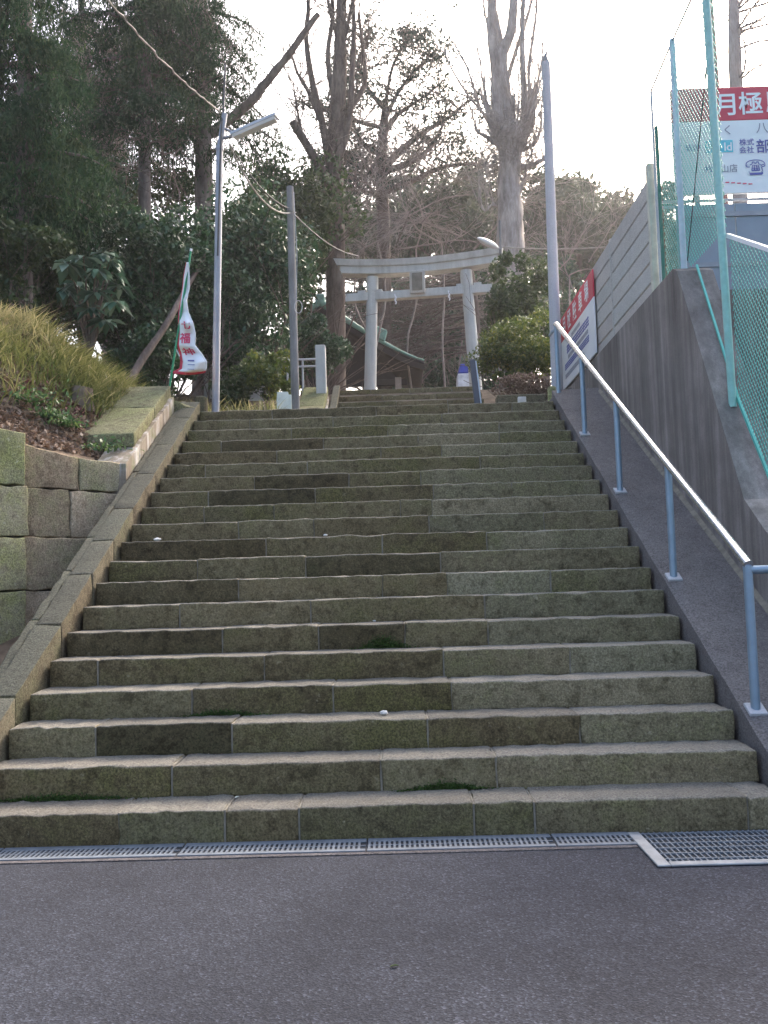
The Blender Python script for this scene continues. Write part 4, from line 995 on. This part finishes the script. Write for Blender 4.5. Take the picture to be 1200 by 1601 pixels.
# ---- layered evergreen behind the torii
Y3 = 24.5; k3 = (Y3-CAM[1])/FPX
P = px_line([(598, 610), (600, 420), (598, 320), (596, 260), (600, 190), (606, 140)], Y3); P[0][2] = 4.7
tr3 = thing('layered_tree', 'evergreen tree with layered horizontal branches above the torii', 'tree', base_of(P, 4.9))
tb = [(smooth_line(P, 22), np.interp(np.linspace(0, 1, 22), [0, .5, .8, 1], [12, 10, 7, 2])*k3)]; tips = []; LP = []
for pts, r0 in (([(600, 262), (630, 232), (665, 205), (700, 185), (738, 152)], 7), ([(602, 268), (640, 255), (668, 235), (690, 200), (697, 165)], 6), ([(602, 300), (650, 280), (690, 262), (735, 256), (778, 260)], 6),
                ([(598, 240), (575, 232), (556, 205), (545, 160)], 6), ([(597, 215), (620, 180), (650, 160), (690, 130)], 5), ([(600, 190), (625, 140), (660, 100), (690, 90)], 4), ([(600, 170), (570, 130), (560, 90), (585, 60)], 4), ([(604, 150), (615, 100), (640, 60), (660, 55)], 3), ([(598, 280), (570, 262), (540, 250)], 5), ([(600, 200), (560, 190), (530, 170), (505, 175)], 4), ([(600, 300), (570, 300), (545, 275)], 4)):
    L = smooth_line(px_line(pts, Y3, [rng.uniform(-.9, .9)*i/len(pts) for i in range(len(pts))]), 14); tb.append((L, np.linspace(r0, 1.2, 14)*k3)); LP.append(L)
    for _ in range(14):
        i = rng.integers(4, 14); d = rng.normal(0, 1, 3); d[2] = abs(d[2])*.4; n0 = len(tips); grow(tb, tips, L[i], d, rng.uniform(.6, 1.4), .03, 1, .7, 3, 4, .25, .03, .6, .006)
tubes_obj('trunk', tb[:1], M['bark_brown'], tr3); tubes_obj('branches', tb[1:], M['bark_brown'], tr3)
cl = [L[i]+rng.normal(0, .16, 3) for L in LP for i in range(6, 14) for _ in range(2)]+[q for q in tips if rng.uniform() < .5]
lc = np.concatenate([c_+rng.normal(0, 1, (30, 3))*np.array((.20, .20, .08)) for c_ in cl]); V, t = leaves(lc, .085, .35, .5); quads_obj('foliage', V, M['leaf_pine'], tr3, t)

# ---- pollarded grey tree right
Y4 = 19.5; k4 = (Y4-CAM[1])/FPX
P = px_line([(800, 620), (799, 470), (798, 400), (797, 330), (795, 285), (797, 250), (799, 222), (796, 195)], Y4); P[0][2] = 4.7
tr4 = thing('pollarded_tree', 'grey pollarded tree with swollen crown and upright bare stems at right', 'tree', base_of(P, 4.9))
tb = [(smooth_line(P, 30), np.interp(np.linspace(0, 1, 30), [0, .3, .5, .62, .72, .82, .9, 1], [23, 21, 20, 17, 17, 23, 29, 20])*k4)]; tips = []; ST = []
for pts, r0, r1, dy in (([(785, 215), (777, 170), (775, 110), (768, 50), (772, -60)], 12, 6, 0), ([(800, 215), (790, 150), (784, 90), (800, 40), (804, -60)], 12, 6, -.3), ([(784, 95), (776, 40), (766, 0), (762, -60)], 8, 4, .2),
                        ([(812, 222), (820, 180), (818, 120), (816, 50), (820, -40)], 7, 3, -.3), ([(820, 215), (830, 170), (826, 110), (838, 20), (838, -40)], 4, 1.5, .3), ([(815, 215), (832, 200), (836, 150), (846, 100), (848, 70)], 4, 1.2, .1), ([(775, 225), (762, 215), (745, 205), (742, 190)], 4, 1.5, -.4),
                        ([(812, 262), (832, 258), (850, 248), (862, 235)], 5, 2, -.2), ([(815, 235), (835, 225), (845, 200), (846, 170)], 4, 1.5, .2), ([(790, 205), (802, 185), (803, 150)], 4, 2, -.5), ([(789, 140), (806, 80), (826, 20), (834, -20)], 4, 2, .2), ([(776, 120), (766, 60), (758, 20), (752, -30)], 3, 1, .2), ([(785, 330), (770, 320), (758, 330), (748, 318)], 2.5, 1, -.5), ([(808, 310), (815, 290), (818, 280)], 4, 1.5, -.4)):
    L = smooth_line(px_line(pts, Y4, [dy*i/len(pts) for i in range(len(pts))]), 14); tb.append((L, np.linspace(r0, r1, 14)*k4)); ST.append(L)
    for _ in range(12):
        i = rng.integers(2, 14); d = rng.normal(0, .5, 3); d[2] = 1; grow(tb, tips, L[i], d, rng.uniform(.5, 1.2), .018, 1, .5, 2, 4, .12, .1, .6, .005)
for _ in range(26):
    a = rng.uniform(0, 2*math.pi); q = at(798, rng.uniform(195, 225), Y4)+np.array((.36*math.cos(a), .36*math.sin(a), 0)); d = np.array((math.cos(a)*.45, math.sin(a)*.45, 1.0))
    grow(tb, tips, q, d, rng.uniform(1.2, 3.2), rng.uniform(.02, .045), 1, .35, 3, 7, .10, .12, .55, .006)
for _ in range(330):
    a = rng.uniform(0, 2*math.pi); q = at(798, rng.uniform(185, 262), Y4)+np.array((.40*math.cos(a), .40*math.sin(a), 0)); d = np.array((math.cos(a)*.8, math.sin(a)*.8, rng.uniform(-.6, .9)))
    grow(tb, tips, q, d, rng.uniform(.2, .65), .012, 1, .7, 4, 3, .35, .04, .6, .005)
tubes_obj('trunk', tb[:1], M['bark_grey'], tr4, .12); tubes_obj('stems', tb[1:], M['bark_grey'], tr4, .1)

# ---- bare tree and brown mast behind the large sign
Y5 = 13.0; k5 = (Y5-CAM[1])/FPX
P = px_line([(1152, 330), (1150, 130), (1147, 0), (1145, -160)], Y5); P[0][2] = 4.3
tr5 = thing('bare_tree', 'bare grey tree trunk rising behind the large parking sign', 'tree', base_of(P, 4.3))
tb = [(smooth_line(P, 16), np.linspace(13, 6, 16)*k5)]; tips = []
for _ in range(26):
    i = rng.integers(5, 15); d = rng.normal(0, 1, 3); d[0] = abs(d[0]); d[2] = abs(d[2])+.2; grow(tb, tips, tb[0][0][i], d, rng.uniform(.6, 1.6), .03, 2, .6, 3, 4, .2, .08, .6, .005)
tubes_obj('trunk', tb[:1], M['bark_grey'], tr5); tubes_obj('branches', tb[1:], M['bark_grey'], tr5)
m = MB(); q0, q1 = at(1121, 135, 9.0), at(1104, -60, 9.0); q0 = q0+(q0-q1)*1.2; q0[2] = 4.25; m.tube([q0, q1], .055, 12)
tag(m.build('mast', simple('rusty_paint', (.33, .17, .14), .7), smooth=True), 'rusty brown steel mast behind the turquoise fence post', 'mast')

# ---- conifers top left
def conifer(name, label, px, Y, zb, zt, r0, span, nb, seed, lean=0, leafn=26, zlow=None, mat='leaf_cedar', xbias=0):
    global rng
    rng = np.random.default_rng(seed); b = at(px, 500, Y); b[2] = zb
    t = thing(name, label, 'tree', b, 'tall conifers on the hillside')
    top = b+np.array((lean, 0, zt-zb)); tr = smooth_line([b, b+(top-b)*.5+np.array((.1, 0, 0)), top], 18); tb = [(tr, np.linspace(r0, r0*.35, 18))]; lc = []; tn = []
    for i in range(nb):
        z = rng.uniform(zlow if zlow else zb+3, zt-.3); f_ = (z-zb)/(zt-zb); q = b+(top-b)*f_
        a = rng.uniform(0, 2*math.pi); L = span*rng.uniform(.55, 1.1)*(1.1-.5*f_); d = np.array((math.cos(a)+xbias, math.sin(a), .15)); pts = [q]
        for s_ in range(7):
            d[2] -= .13; d = d+rng.normal(0, .06, 3); pts.append(pts[-1]+d/np.linalg.norm(d)*L/7)
        tb.append((np.array(pts), np.linspace(.05, .008, 8))); ti = rng.uniform(.15, .7)
        for s_ in range(2, 8):
            for _ in range(8):
                side = rng.normal(0, .35, 3); side[2] = -abs(side[2])*.9; c_ = pts[s_]+side
                n = leafn; g_ = rng.uniform(0, 1, n)[:, None]
                lc.append(pts[s_]*(1-g_)+c_*g_+np.array((0, 0, -1))*(g_**2)*rng.uniform(.1, .55)+rng.normal(0, .06, (n, 3))); tn.append(np.full(n, ti))
    tubes_obj('trunk', tb[:1], M['bark_cedar'], t, .06); tubes_obj('branches', tb[1:], M['bark_cedar'], t)
    V, tt = leaves(np.concatenate(lc), .062, .17, .1, .5, np.concatenate(tn)); quads_obj('foliage', V, M[mat], t, tt)
conifer('conifer_tree', 'conifer with pale trunk left of the lamp post', 221, 13.2, 4.6, 17, .17, 2.3, 62, 21, .0, 20, 10.6)
conifer('conifer_tree', 'thick trunked conifer right behind the lamp post', 315, 14.5, 4.6, 18, .26, 2.6, 58, 22, .0, 20, 10.5)
conifer('conifer_tree', 'dark conifer hanging over the upper left corner', 30, 9.6, 4.8, 14, .2, 1.75, 66, 23, .0, 24, 7.2)
conifer('conifer_tree', 'far conifer between the left trunks', 128, 17.5, 5.0, 17, .2, 2.6, 54, 24, .0, 18, 9.4)
conifer('conifer_tree', 'conifer with thin dark trunk low at left', 165, 20.0, 5.0, 16, .22, 2.2, 40, 25, .0, 16, 11.0)
rng = np.random.default_rng(77)
# the thick leaning limb from the conifers
P = smooth_line(px_line([(330, 210), (385, 165), (425, 118), (462, 70), (497, 22)], 13.8), 16); lb_ = MB(); lb_.tube(P, np.linspace(.115, .055, 16), 10, True, .2)
for i in range(5, 15, 2):
    q = P[i]; lb_.tube([q, q+np.array((rng.uniform(-.1, .2), 0, -.25)), q+np.array((rng.uniform(-.1, .4), 0, -.6))], [.015, .01, .005], 4, False)
# bare dead branches in front of the conifers
tb = []; tips = []
for px, py in ((250, 150), (270, 190), (245, 235), (290, 165), (225, 250), (285, 230), (190, 255)):
    d = np.array((rng.uniform(-.5, .6), -.4, rng.uniform(-.5, .5))); grow(tb, tips, at(px, py, 13.0), d, 1.0, .02, 3, .7, 3, 5, .25, -.02, .65, .005)
for pts_, r_ in tb: lb_.tube(pts_, r_, 3, False)
tag(lb_.build('broken_limb', M['bark_brown'], loc=P[0], smooth=True), 'dead broken limb and twigs sticking out of the conifers over the lamp', 'branch')

# ---- evergreen shrubs
def shrub(name, label, c, rad, nlobe, nper, size, mat, trunk=None, group='evergreen shrubs around the landing', aspect=.5, lobe=.38, up=.3, stems=4):
    c = np.array(c, float); b = np.array((c[0], c[1], trunk if trunk is not None else c[2]-rad[2]))
    t = thing(name, label, 'shrub' if rad[2] < 2.4 else 'tree', b, group)
    tb = []; tips = []
    for i in range(stems):
        d = np.array((rng.normal(0, .35), rng.normal(0, .35), 1)); grow(tb, tips, b-np.array((0, 0, .1)), d, max(.4, (c[2]-b[2])*.8), .015+.012*rad[2], 2, .6, 3, 5, .12, .04, .6, .005)
    tubes_obj('stems', tb, M['bark_brown'], t)
    lc, ti = crown_points(c, rad, nlobe, nper, lobe); lc = lc[lc[:, 2] > b[2]+.05] if True else lc
    V, tt = leaves(lc, size, aspect, up); quads_obj('foliage', V, M[mat], t, tt); return t
def S_at(px, py, Y): return at(px, py, Y)
shrub('camellia', 'dark glossy evergreen bush behind the banner', at(258, 440, 10.6), (1.25, 1.2, 1.65), 34, 420, .05, 'leaf_dark', 4.2)
shrub('camellia', 'broad dark evergreen bush behind the lamp post', at(385, 430, 12.2), (1.35, 1.2, 1.9), 40, 420, .052, 'leaf_dark', 4.3)
shrub('camellia', 'tall evergreen bush between wooden pole and bare tree', at(462, 420, 17.6), (.85, .9, 2.3), 36, 380, .055, 'leaf_mid', 4.8)
shrub('camellia', 'shaded evergreen bush low behind the lamp post', at(330, 530, 11.6), (1.3, .9, 1.1), 26, 380, .05, 'leaf_dark', 4.1)
shrub('evergreen_tree', 'rounded evergreen tree behind the wooden pole', at(440, 350, 18), (1.7, 1.6, 1.9), 30, 380, .07, 'leaf_mid', 5.0)
shrub('evergreen_tree', 'dark evergreen tree behind the fatsia bush at left', at(60, 330, 12.5), (1.9, 1.4, 1.7), 34, 380, .06, 'leaf_dark', 4.8)
shrub('camellia', 'bright green bush at the left picture edge', at(20, 395, 8.6), (.8, .7, .75), 22, 260, .05, 'leaf_mid', 4.8)
shrub('bamboo_clump', 'small yellow-green plant beside the notice board', at(425, 600, 9.8), (.42, .4, .55), 14, 160, .045, 'leaf_yellow', 3.7)
shrub('camellia', 'low green plants left of the notice board', at(385, 615, 10.2), (.6, .4, .45), 16, 160, .04, 'leaf_mid', 3.7)
shrub('camellia', 'dark green bush above the azalea right of the torii', at(808, 472, 12.6), (.74, .8, 1.15), 44, 220, .045, 'leaf_mid', 4.9, lobe=.26)
shrub('azalea_bush', 'yellow-green clipped azalea bush right of the upper steps', at(812, 552, 10.6), (.86, .8, .78), 60, 260, .032, 'leaf_yellow', 3.9, lobe=.24)
shrub('azalea_bush', 'brown dry undergrowth below the azalea bush', at(815, 604, 9.6), (.66, .6, .22), 16, 200, .026, 'litter', 3.7)
shrub('camellia', 'low dark bush at the foot of the banner', at(235, 560, 9.6), (.75, .7, .65), 26, 300, .045, 'leaf_dark', 4.1)
shrub('camellia', 'dark bush filling the gap behind the leaning trunk', at(215, 500, 12.0), (1.0, .8, 1.3), 30, 320, .05, 'leaf_dark', 4.6)
shrub('camellia', 'shaded bush behind the railing left of the bare tree', at(490, 545, 15.5), (.9, .8, .9), 26, 300, .05, 'leaf_dark', 4.9)
sh = thing('shed', 'low grey rendered shed behind the lamp post', 'shed', (at(370, 600, 11.9)[0], 12.0, 4.1))
sx0, sx1, sz0, sz1 = at(318, 560, 11.9)[0], at(412, 560, 11.9)[0], 3.9, at(370, 535, 11.9)[2]
MB().box((sx0, 11.9, sz0), (sx1, 13.2, sz1), .01).build('wall', M['plaster'], sh)
MB().box((sx0-.12, 11.78, sz1+.001), (sx1+.12, 13.3, sz1+.07), .01).build('roof', M['timber'], sh)
MB().box((sx0+.2, 11.885, sz1-.35), (sx0+.55, 11.899, sz1-.12), .004).build('vent', M['timber'], sh)
shrub('camellia', 'dark bushes behind the large-leaved bush on the bank', at(140, 470, 12.6), (1.5, .8, .95), 34, 320, .05, 'leaf_dark', 4.7)
shrub('camellia', 'dark bush at the left picture edge above the grass', at(40, 445, 10.5), (1.1, .7, .7), 30, 300, .05, 'leaf_mid', 4.7)
shrub('evergreen_tree', 'sparse evergreen tree between the two conifer trunks', at(258, 315, 17.5), (1.2, .9, 1.2), 22, 200, .06, 'leaf_mid', 5.0)
# fatsia-like bush with large hanging leaves
ff = thing('fatsia_bush', 'bush with large glossy hanging leaves above the grass bank', 'shrub', at(140, 520, 9.0))
lc = []
stems = []
for px, py in ((105, 410), (130, 400), (150, 420), (175, 425), (120, 440), (150, 455), (180, 470), (165, 500), (100, 450), (160, 395), (185, 445), (140, 480), (172, 405)):
    h_ = at(px, py, 8.1+rng.uniform(-.4, .4)); stems.append((smooth_line([at(140, 560, 8.4), at((px+140)/2, (py+520)/2, 8.3), h_], 8), np.linspace(.025, .008, 8)))
    for j in range(15):
        a = rng.uniform(0, 6.28); e = np.array((math.cos(a), math.sin(a), rng.uniform(-.9, .1))); e /= np.linalg.norm(e); L = rng.uniform(.16, .30); s_ = np.cross(e, (0, 0, 1)); s_ /= np.linalg.norm(s_)+1e-6
        q = h_+e*.03; q1 = q+e*L*.55; q2 = q+e*L+np.array((0, 0, -.07)); w = L*.26
        lc.append([q, q1-s_*w, q2, q1+s_*w])
tubes_obj('stems', stems, M['bark_brown'], ff); quads_obj('foliage', np.array(lc), M['leaf_big'], ff, rng.beta(1.6, 2, len(lc)))
# leaning dead trunk behind the banner
P = smooth_line([at(196, 606, 8.3), at(222, 562, 8.6), at(258, 510, 9.0), at(285, 462, 9.6), at(312, 415, 10.6), at(335, 380, 11.8)], 16)
m = MB(); m.tube(P, np.linspace(.064, .032, 16), 10, True, .1); tag(m.build('leaning_trunk', M['bark_brown'], smooth=True), 'leaning brown tree trunk behind the banner', 'trunk')

# ---- bank: bamboo grass, leaf litter, weeds
def blades(P, L, w, lean, tint, mat, name, label, cat):
    n = len(P); a = rng.uniform(0, 2*math.pi, n); d = np.stack([np.cos(a), np.sin(a), np.zeros(n)], 1)*lean[:, None]; d[:, 1] -= .25*lean; d[:, 0] += .2*lean
    s_ = np.stack([-np.sin(a), np.cos(a), np.zeros(n)], 1)*w[:, None]; up_ = np.array((0, 0, 1.0))
    p1 = P+(d*.35+up_*.62)*L[:, None]; p2 = P+(d*1.0+up_*.85)*L[:, None]
    q1 = np.stack([P-s_*.6, P+s_*.6, p1+s_, p1-s_], 1); q2 = np.stack([p1-s_, p1+s_, p2+s_*.08, p2-s_*.08], 1)
    return tag(quads_obj(name, np.concatenate([q1, q2]), M[mat], None, np.concatenate([tint, tint])), label, cat, kind='stuff')
N = 130000; x = rng.uniform(-9, -3.05, N); y = rng.uniform(2.5, 10.5, N)
s1 = (x-B0[0])*WN[0]+(y-B0[1])*WN[1]; dens = np.clip((s1-.95)/.7, 0, 1)*(1-sstep(8.5, 10.5, y))*((x < -3.35) | (y > 7))*(.35+.65*(np.sin(x*3+y*2)*.5+.5)); keep = rng.uniform(0, 1, N) < dens
x, y = x[keep], y[keep]; P = np.stack([x, y, h_left(x, y)-.02], 1); n = len(P)
pt = np.clip(.52+.2*np.sin(x*2.3+1)+.15*np.sin(y*3.1)+rng.normal(0, .22, n), 0, 1)
blades(P, rng.uniform(.10, .30, n), rng.uniform(.004, .010, n), rng.uniform(.3, 1.5, n), pt, 'grass', 'bamboo_grass', 'dense yellow-green bamboo grass on the left bank', 'grass')
def litter(N, xr, yr, fn, size, mat, name, label, tilt=.5):
    x = rng.uniform(*xr, N); y = rng.uniform(*yr, N); k_ = fn(x, y) > rng.uniform(0, 1, N); x, y = x[k_], y[k_]
    P = np.stack([x, y, h_left(x, y)+rng.uniform(.0, .05, len(x))], 1); V, t = leaves(P, size, .55, 1.2); 
    return tag(quads_obj(name, V, M[mat], None, t), label, 'leaf litter', kind='stuff')
sd_ = lambda x, y: (x-B0[0])*WN[0]+(y-B0[1])*WN[1]
litter(52000, (-8, -2.95), (2.2, 9), lambda x, y: ((sd_(x, y) > .3) & (sd_(x, y) < 2.6)).astype(float), .032, 'litter', 'leaf_litter', 'brown fallen leaves covering the bank above the stone wall')
litter(7000, (-5, -3.2), (4.5, 6.8), lambda x, y: np.exp(-((x+3.85)**2+(y-5.7)**2)/.12), .035, 'litter_red', 'leaf_litter', 'patch of reddish fallen leaves below the grass')
x = rng.uniform(-3.2, -1.2, 5000); y = rng.uniform(7.3, 9.8, 5000); P = np.stack([x, y, np.full(5000, 3.70)+rng.uniform(0, .05, 5000)+np.where(x < -2.95, h_left(x, y)-3.70, 0)], 1); V, t = leaves(P, .035, .5, 1.0)
tag(quads_obj('leaf_litter', V, M['litter'], None, t), 'fallen leaves on the ground beside the lamp post foot', 'leaf litter', kind='stuff')
x = rng.uniform(-3.2, -1.6, 2500); y = rng.uniform(7.8, 10.5, 2500); P = np.stack([x, y, np.full(2500, 3.70)], 1)
blades(P, rng.uniform(.15, .45, 2500), rng.uniform(.004, .010, 2500), rng.uniform(.2, .8, 2500), rng.uniform(.2, .9, 2500), 'grass', 'bamboo_grass', 'dry grass between the lamp post and the wooden pole', 'grass')
wp_ = [(50, 655, .16, 'feathery green weed on the bank near the picture edge'), (95, 690, .12, 'bright green weed on top of the stone wall'), (75, 685, .10, 'small green weed above the mossy wall block'), (165, 660, .14, 'greyish green weed beside the stump')]
for px, py, r_, lab in wp_:
    q = at(px, py, 4.9); q[2] = h_left(q[0], q[1]); n = 260; e = rng.normal(0, 1, (n, 3))*np.array((r_, r_, r_*.5)); e[:, 2] = abs(e[:, 2])+.02
    V, t = leaves(q+e, .03, .45, .3); o = tag(quads_obj('weed', V, M['ivy'], None, t), lab, 'weed', kind='stuff')

# ---- bare drooping thicket around the torii
def thicket(name, label, spots, Y, L, lvl, nch, upb, r0, dirs, wander=.2):
    b = at(spots[0][0], 600, Y); b[2] = 4.95; t = thing(name, label, 'shrub', b, 'bare thickets behind the torii'); tb = []; tips = []
    for px, py in spots:
        q = at(px, py, Y+rng.uniform(-1, 1)); d = np.array(dirs())+rng.normal(0, .15, 3); grow(tb, tips, q, d, L*rng.uniform(.7, 1.3), r0*.7, lvl, .5, nch, 6, wander, upb, .66, .005)
    hub = np.mean([q[0][0] for q in tb[:1]], axis=0)
    for px, py in spots[:2]: q = at(px, py, Y); tb.append((smooth_line([(q[0]+rng.uniform(-.8, .8), Y, 4.9), (q[0]+rng.uniform(-.5, .5), Y, (4.9+q[2])/2), (q[0]+rng.uniform(-.3, .3), Y, (4.9+3*q[2])/4), q], 10), np.linspace(.035, r0*.7, 10)))
    tubes_obj('branches', tb, M['twig'], t)
thicket('bare_tree', 'tangle of bare twigs between the conifer trunks', [(245, 320), (280, 300), (265, 270), (300, 260), (240, 250), (285, 230), (255, 215), (200, 300), (330, 250), (270, 180)], 16.5, 1.8, 3, 6, .0, .03, lambda: (rng.uniform(-.8, .8), 0, .6), .25)
thicket('bare_shrub', 'tangle of reddish bare twigs above the torii left half', [(560, 395), (590, 380), (540, 370), (620, 390), (575, 345), (520, 350), (500, 380), (545, 330), (610, 350)], 21, 2.3, 3, 5, -.01, .035, lambda: (rng.uniform(-1, 1), rng.uniform(-.5, .5), .35))
thicket('bare_shrub', 'tangle of bare twigs above the torii right half', [(650, 390), (690, 380), (720, 370), (670, 350), (740, 390), (700, 340)], 22, 2.2, 3, 5, -.01, .035, lambda: (rng.uniform(-1, 1), rng.uniform(-.5, .5), .3))
thicket('bare_shrub', 'drooping bare branches seen through the torii', [(590, 470), (600, 500), (620, 440), (610, 530), (630, 480), (640, 520), (600, 440), (660, 450)], 26, 2.8, 3, 5, -.03, .04, lambda: (1.0, rng.uniform(-.4, .4), -.05), .12)
thicket('bare_shrub', 'dark drooping branches at the right torii pillar', [(720, 450), (725, 490), (720, 530), (730, 430), (700, 470), (715, 555)], 27, 2.6, 3, 5, -.05, .04, lambda: (-1.0, rng.uniform(-.4, .4), -.15), .12)
thicket('bare_shrub', 'bare twigs of a shrub right of the pollarded tree', [(890, 430), (900, 460), (875, 420), (920, 410)], 24, 2.0, 3, 5, .0, .03, lambda: (rng.uniform(-.6, .6), 0, .6))

ab = at(742, 600, 25); ab[2] = 4.95
aw = thing('weeping_tree', 'weeping bare tree with arching boughs inside the torii opening', 'tree', ab); tb = [(smooth_line([ab, at(744, 520, 25), at(738, 440, 25), at(728, 405, 25)], 12), np.linspace(.16, .08, 12))]; tips = []
for i in range(44):
    y0 = rng.uniform(425, 560); L_ = rng.uniform(70, 185); dp_ = rng.uniform(10, 70); Ya = 25+rng.uniform(-2, 2)
    A = smooth_line([at(738, y0, Ya), at(738-L_*.35, y0+dp_*.15, Ya), at(738-L_*.7, y0+dp_*.6, Ya), at(738-L_, y0+dp_*.75, Ya)], 14); tb.append((A, np.linspace(.035, .008, 14)))
    for _ in range(9): grow(tb, tips, A[rng.integers(3, 14)], (-.8+rng.normal(0, .3), rng.normal(0, .4), rng.normal(-.1, .3)), rng.uniform(.5, 1.3), .012, 1, .4, 3, 4, .12, -.04, .6, .005)
tubes_obj('trunk', tb[:1], M['bark_brown'], aw); tubes_obj('boughs', tb[1:], M['bark_brown'], aw)
# ---- row of evergreen trees far behind
far = [(455, 372, 33, 2.3, 2.6), (520, 345, 37, 2.6, 2.6), (640, 352, 40, 2.8, 2.6), (705, 355, 36, 2.5, 2.3), (745, 350, 42, 2.6, 3.0), (848, 352, 36, 2.3, 2.4), (885, 345, 43, 2.6, 2.6), (905, 360, 38, 2.3, 2.2), (950, 372, 41, 2.5, 2.2), (560, 385, 42, 2.6, 2.2), (1010, 372, 34, 2.6, 2.4)]
labs = ['left end of the far tree row behind the wooden pole', 'far evergreen tree behind the big bare trunk', 'far evergreen tree straight above the torii', 'far evergreen tree above the right torii half', 'far evergreen tree left of the pollarded tree', 'far evergreen tree right of the pollarded tree', 'farthest evergreen tree hidden behind the concrete pole', 'far evergreen tree just right of the concrete pole', 'far evergreen tree above the red and white sign', 'far evergreen tree seen low behind the torii lintel', 'far evergreen tree behind the panel fence']
for (px, py, Y, rw_, rh), lab in zip(far, labs):
    c_ = at(px, py, Y); b = np.array((c_[0], Y, 4.95)); t = thing('evergreen_tree', lab, 'tree', b, 'far row of evergreen trees'); tb = []; tips = []
    tb.append((smooth_line([b, (b+c_)/2+np.array((rng.uniform(-.3, .3), 0, 0)), c_], 10), np.linspace(.24, .10, 10)))
    for _ in range(8): grow(tb, tips, tb[0][0][rng.integers(4, 10)], (rng.normal(0, 1), rng.normal(0, 1), .6), 2.2, .07, 2, .6, 3, 4, .15, .03, .6, .012)
    tubes_obj('trunk', tb, M['bark_brown'], t)
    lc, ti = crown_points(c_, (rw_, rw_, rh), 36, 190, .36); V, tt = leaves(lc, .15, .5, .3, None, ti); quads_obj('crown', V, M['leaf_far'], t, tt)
# dark undergrowth below the far row, with gaps of sky
for (px, py, Y, rw_, rh, lab) in ((690, 540, 32, 3.0, 1.6, 'dark undergrowth seen low through the torii'), (700, 592, 29, 3.2, .75, 'lowest dark hedge beyond the torii'), (660, 500, 31, 2.6, 2.0, 'dark evergreen mass in the middle of the torii opening'), (590, 520, 35, 2.6, 2.2, 'dark bush behind the pavilion roof'), (760, 480, 30, 1.6, 2.8, 'dark evergreen behind the right torii pillar'), (900, 510, 30, 2.6, 1.6, 'dark bush behind the red and white sign'), (690, 470, 38, 3.6, 1.6, 'shaded branches high behind the torii opening'), (850, 470, 33, 1.6, 2.0, 'dark bush behind the azalea')):
    shrub('evergreen_bush', lab, at(px, py, Y), (rw_, 1.4, rh), 26, 200, .13, 'leaf_dark', 4.95, 'dark bushes under the far trees', stems=5)

# ------------------------------------------------------------------ thin volume added to imitate veiling glare from the white sky
hz = MB(); hz.box((-112, -112, -1.0), (112, 112, 21.0)); hm = bpy.data.materials.new('glare_veil'); hm.use_nodes = True
for n_ in list(hm.node_tree.nodes):
    if n_.type == 'BSDF_PRINCIPLED': hm.node_tree.nodes.remove(n_)
pvn = hm.node_tree.nodes.new('ShaderNodeVolumePrincipled'); pvn.inputs['Color'].default_value = (.95, .95, 1.0, 1); pvn.inputs['Density'].default_value = .0007; pvn.inputs['Anisotropy'].default_value = .65
hm.node_tree.links.new(pvn.outputs[0], hm.node_tree.nodes['Material Output'].inputs['Volume'])
tag(hz.build('glare_volume', hm), kind='stuff')
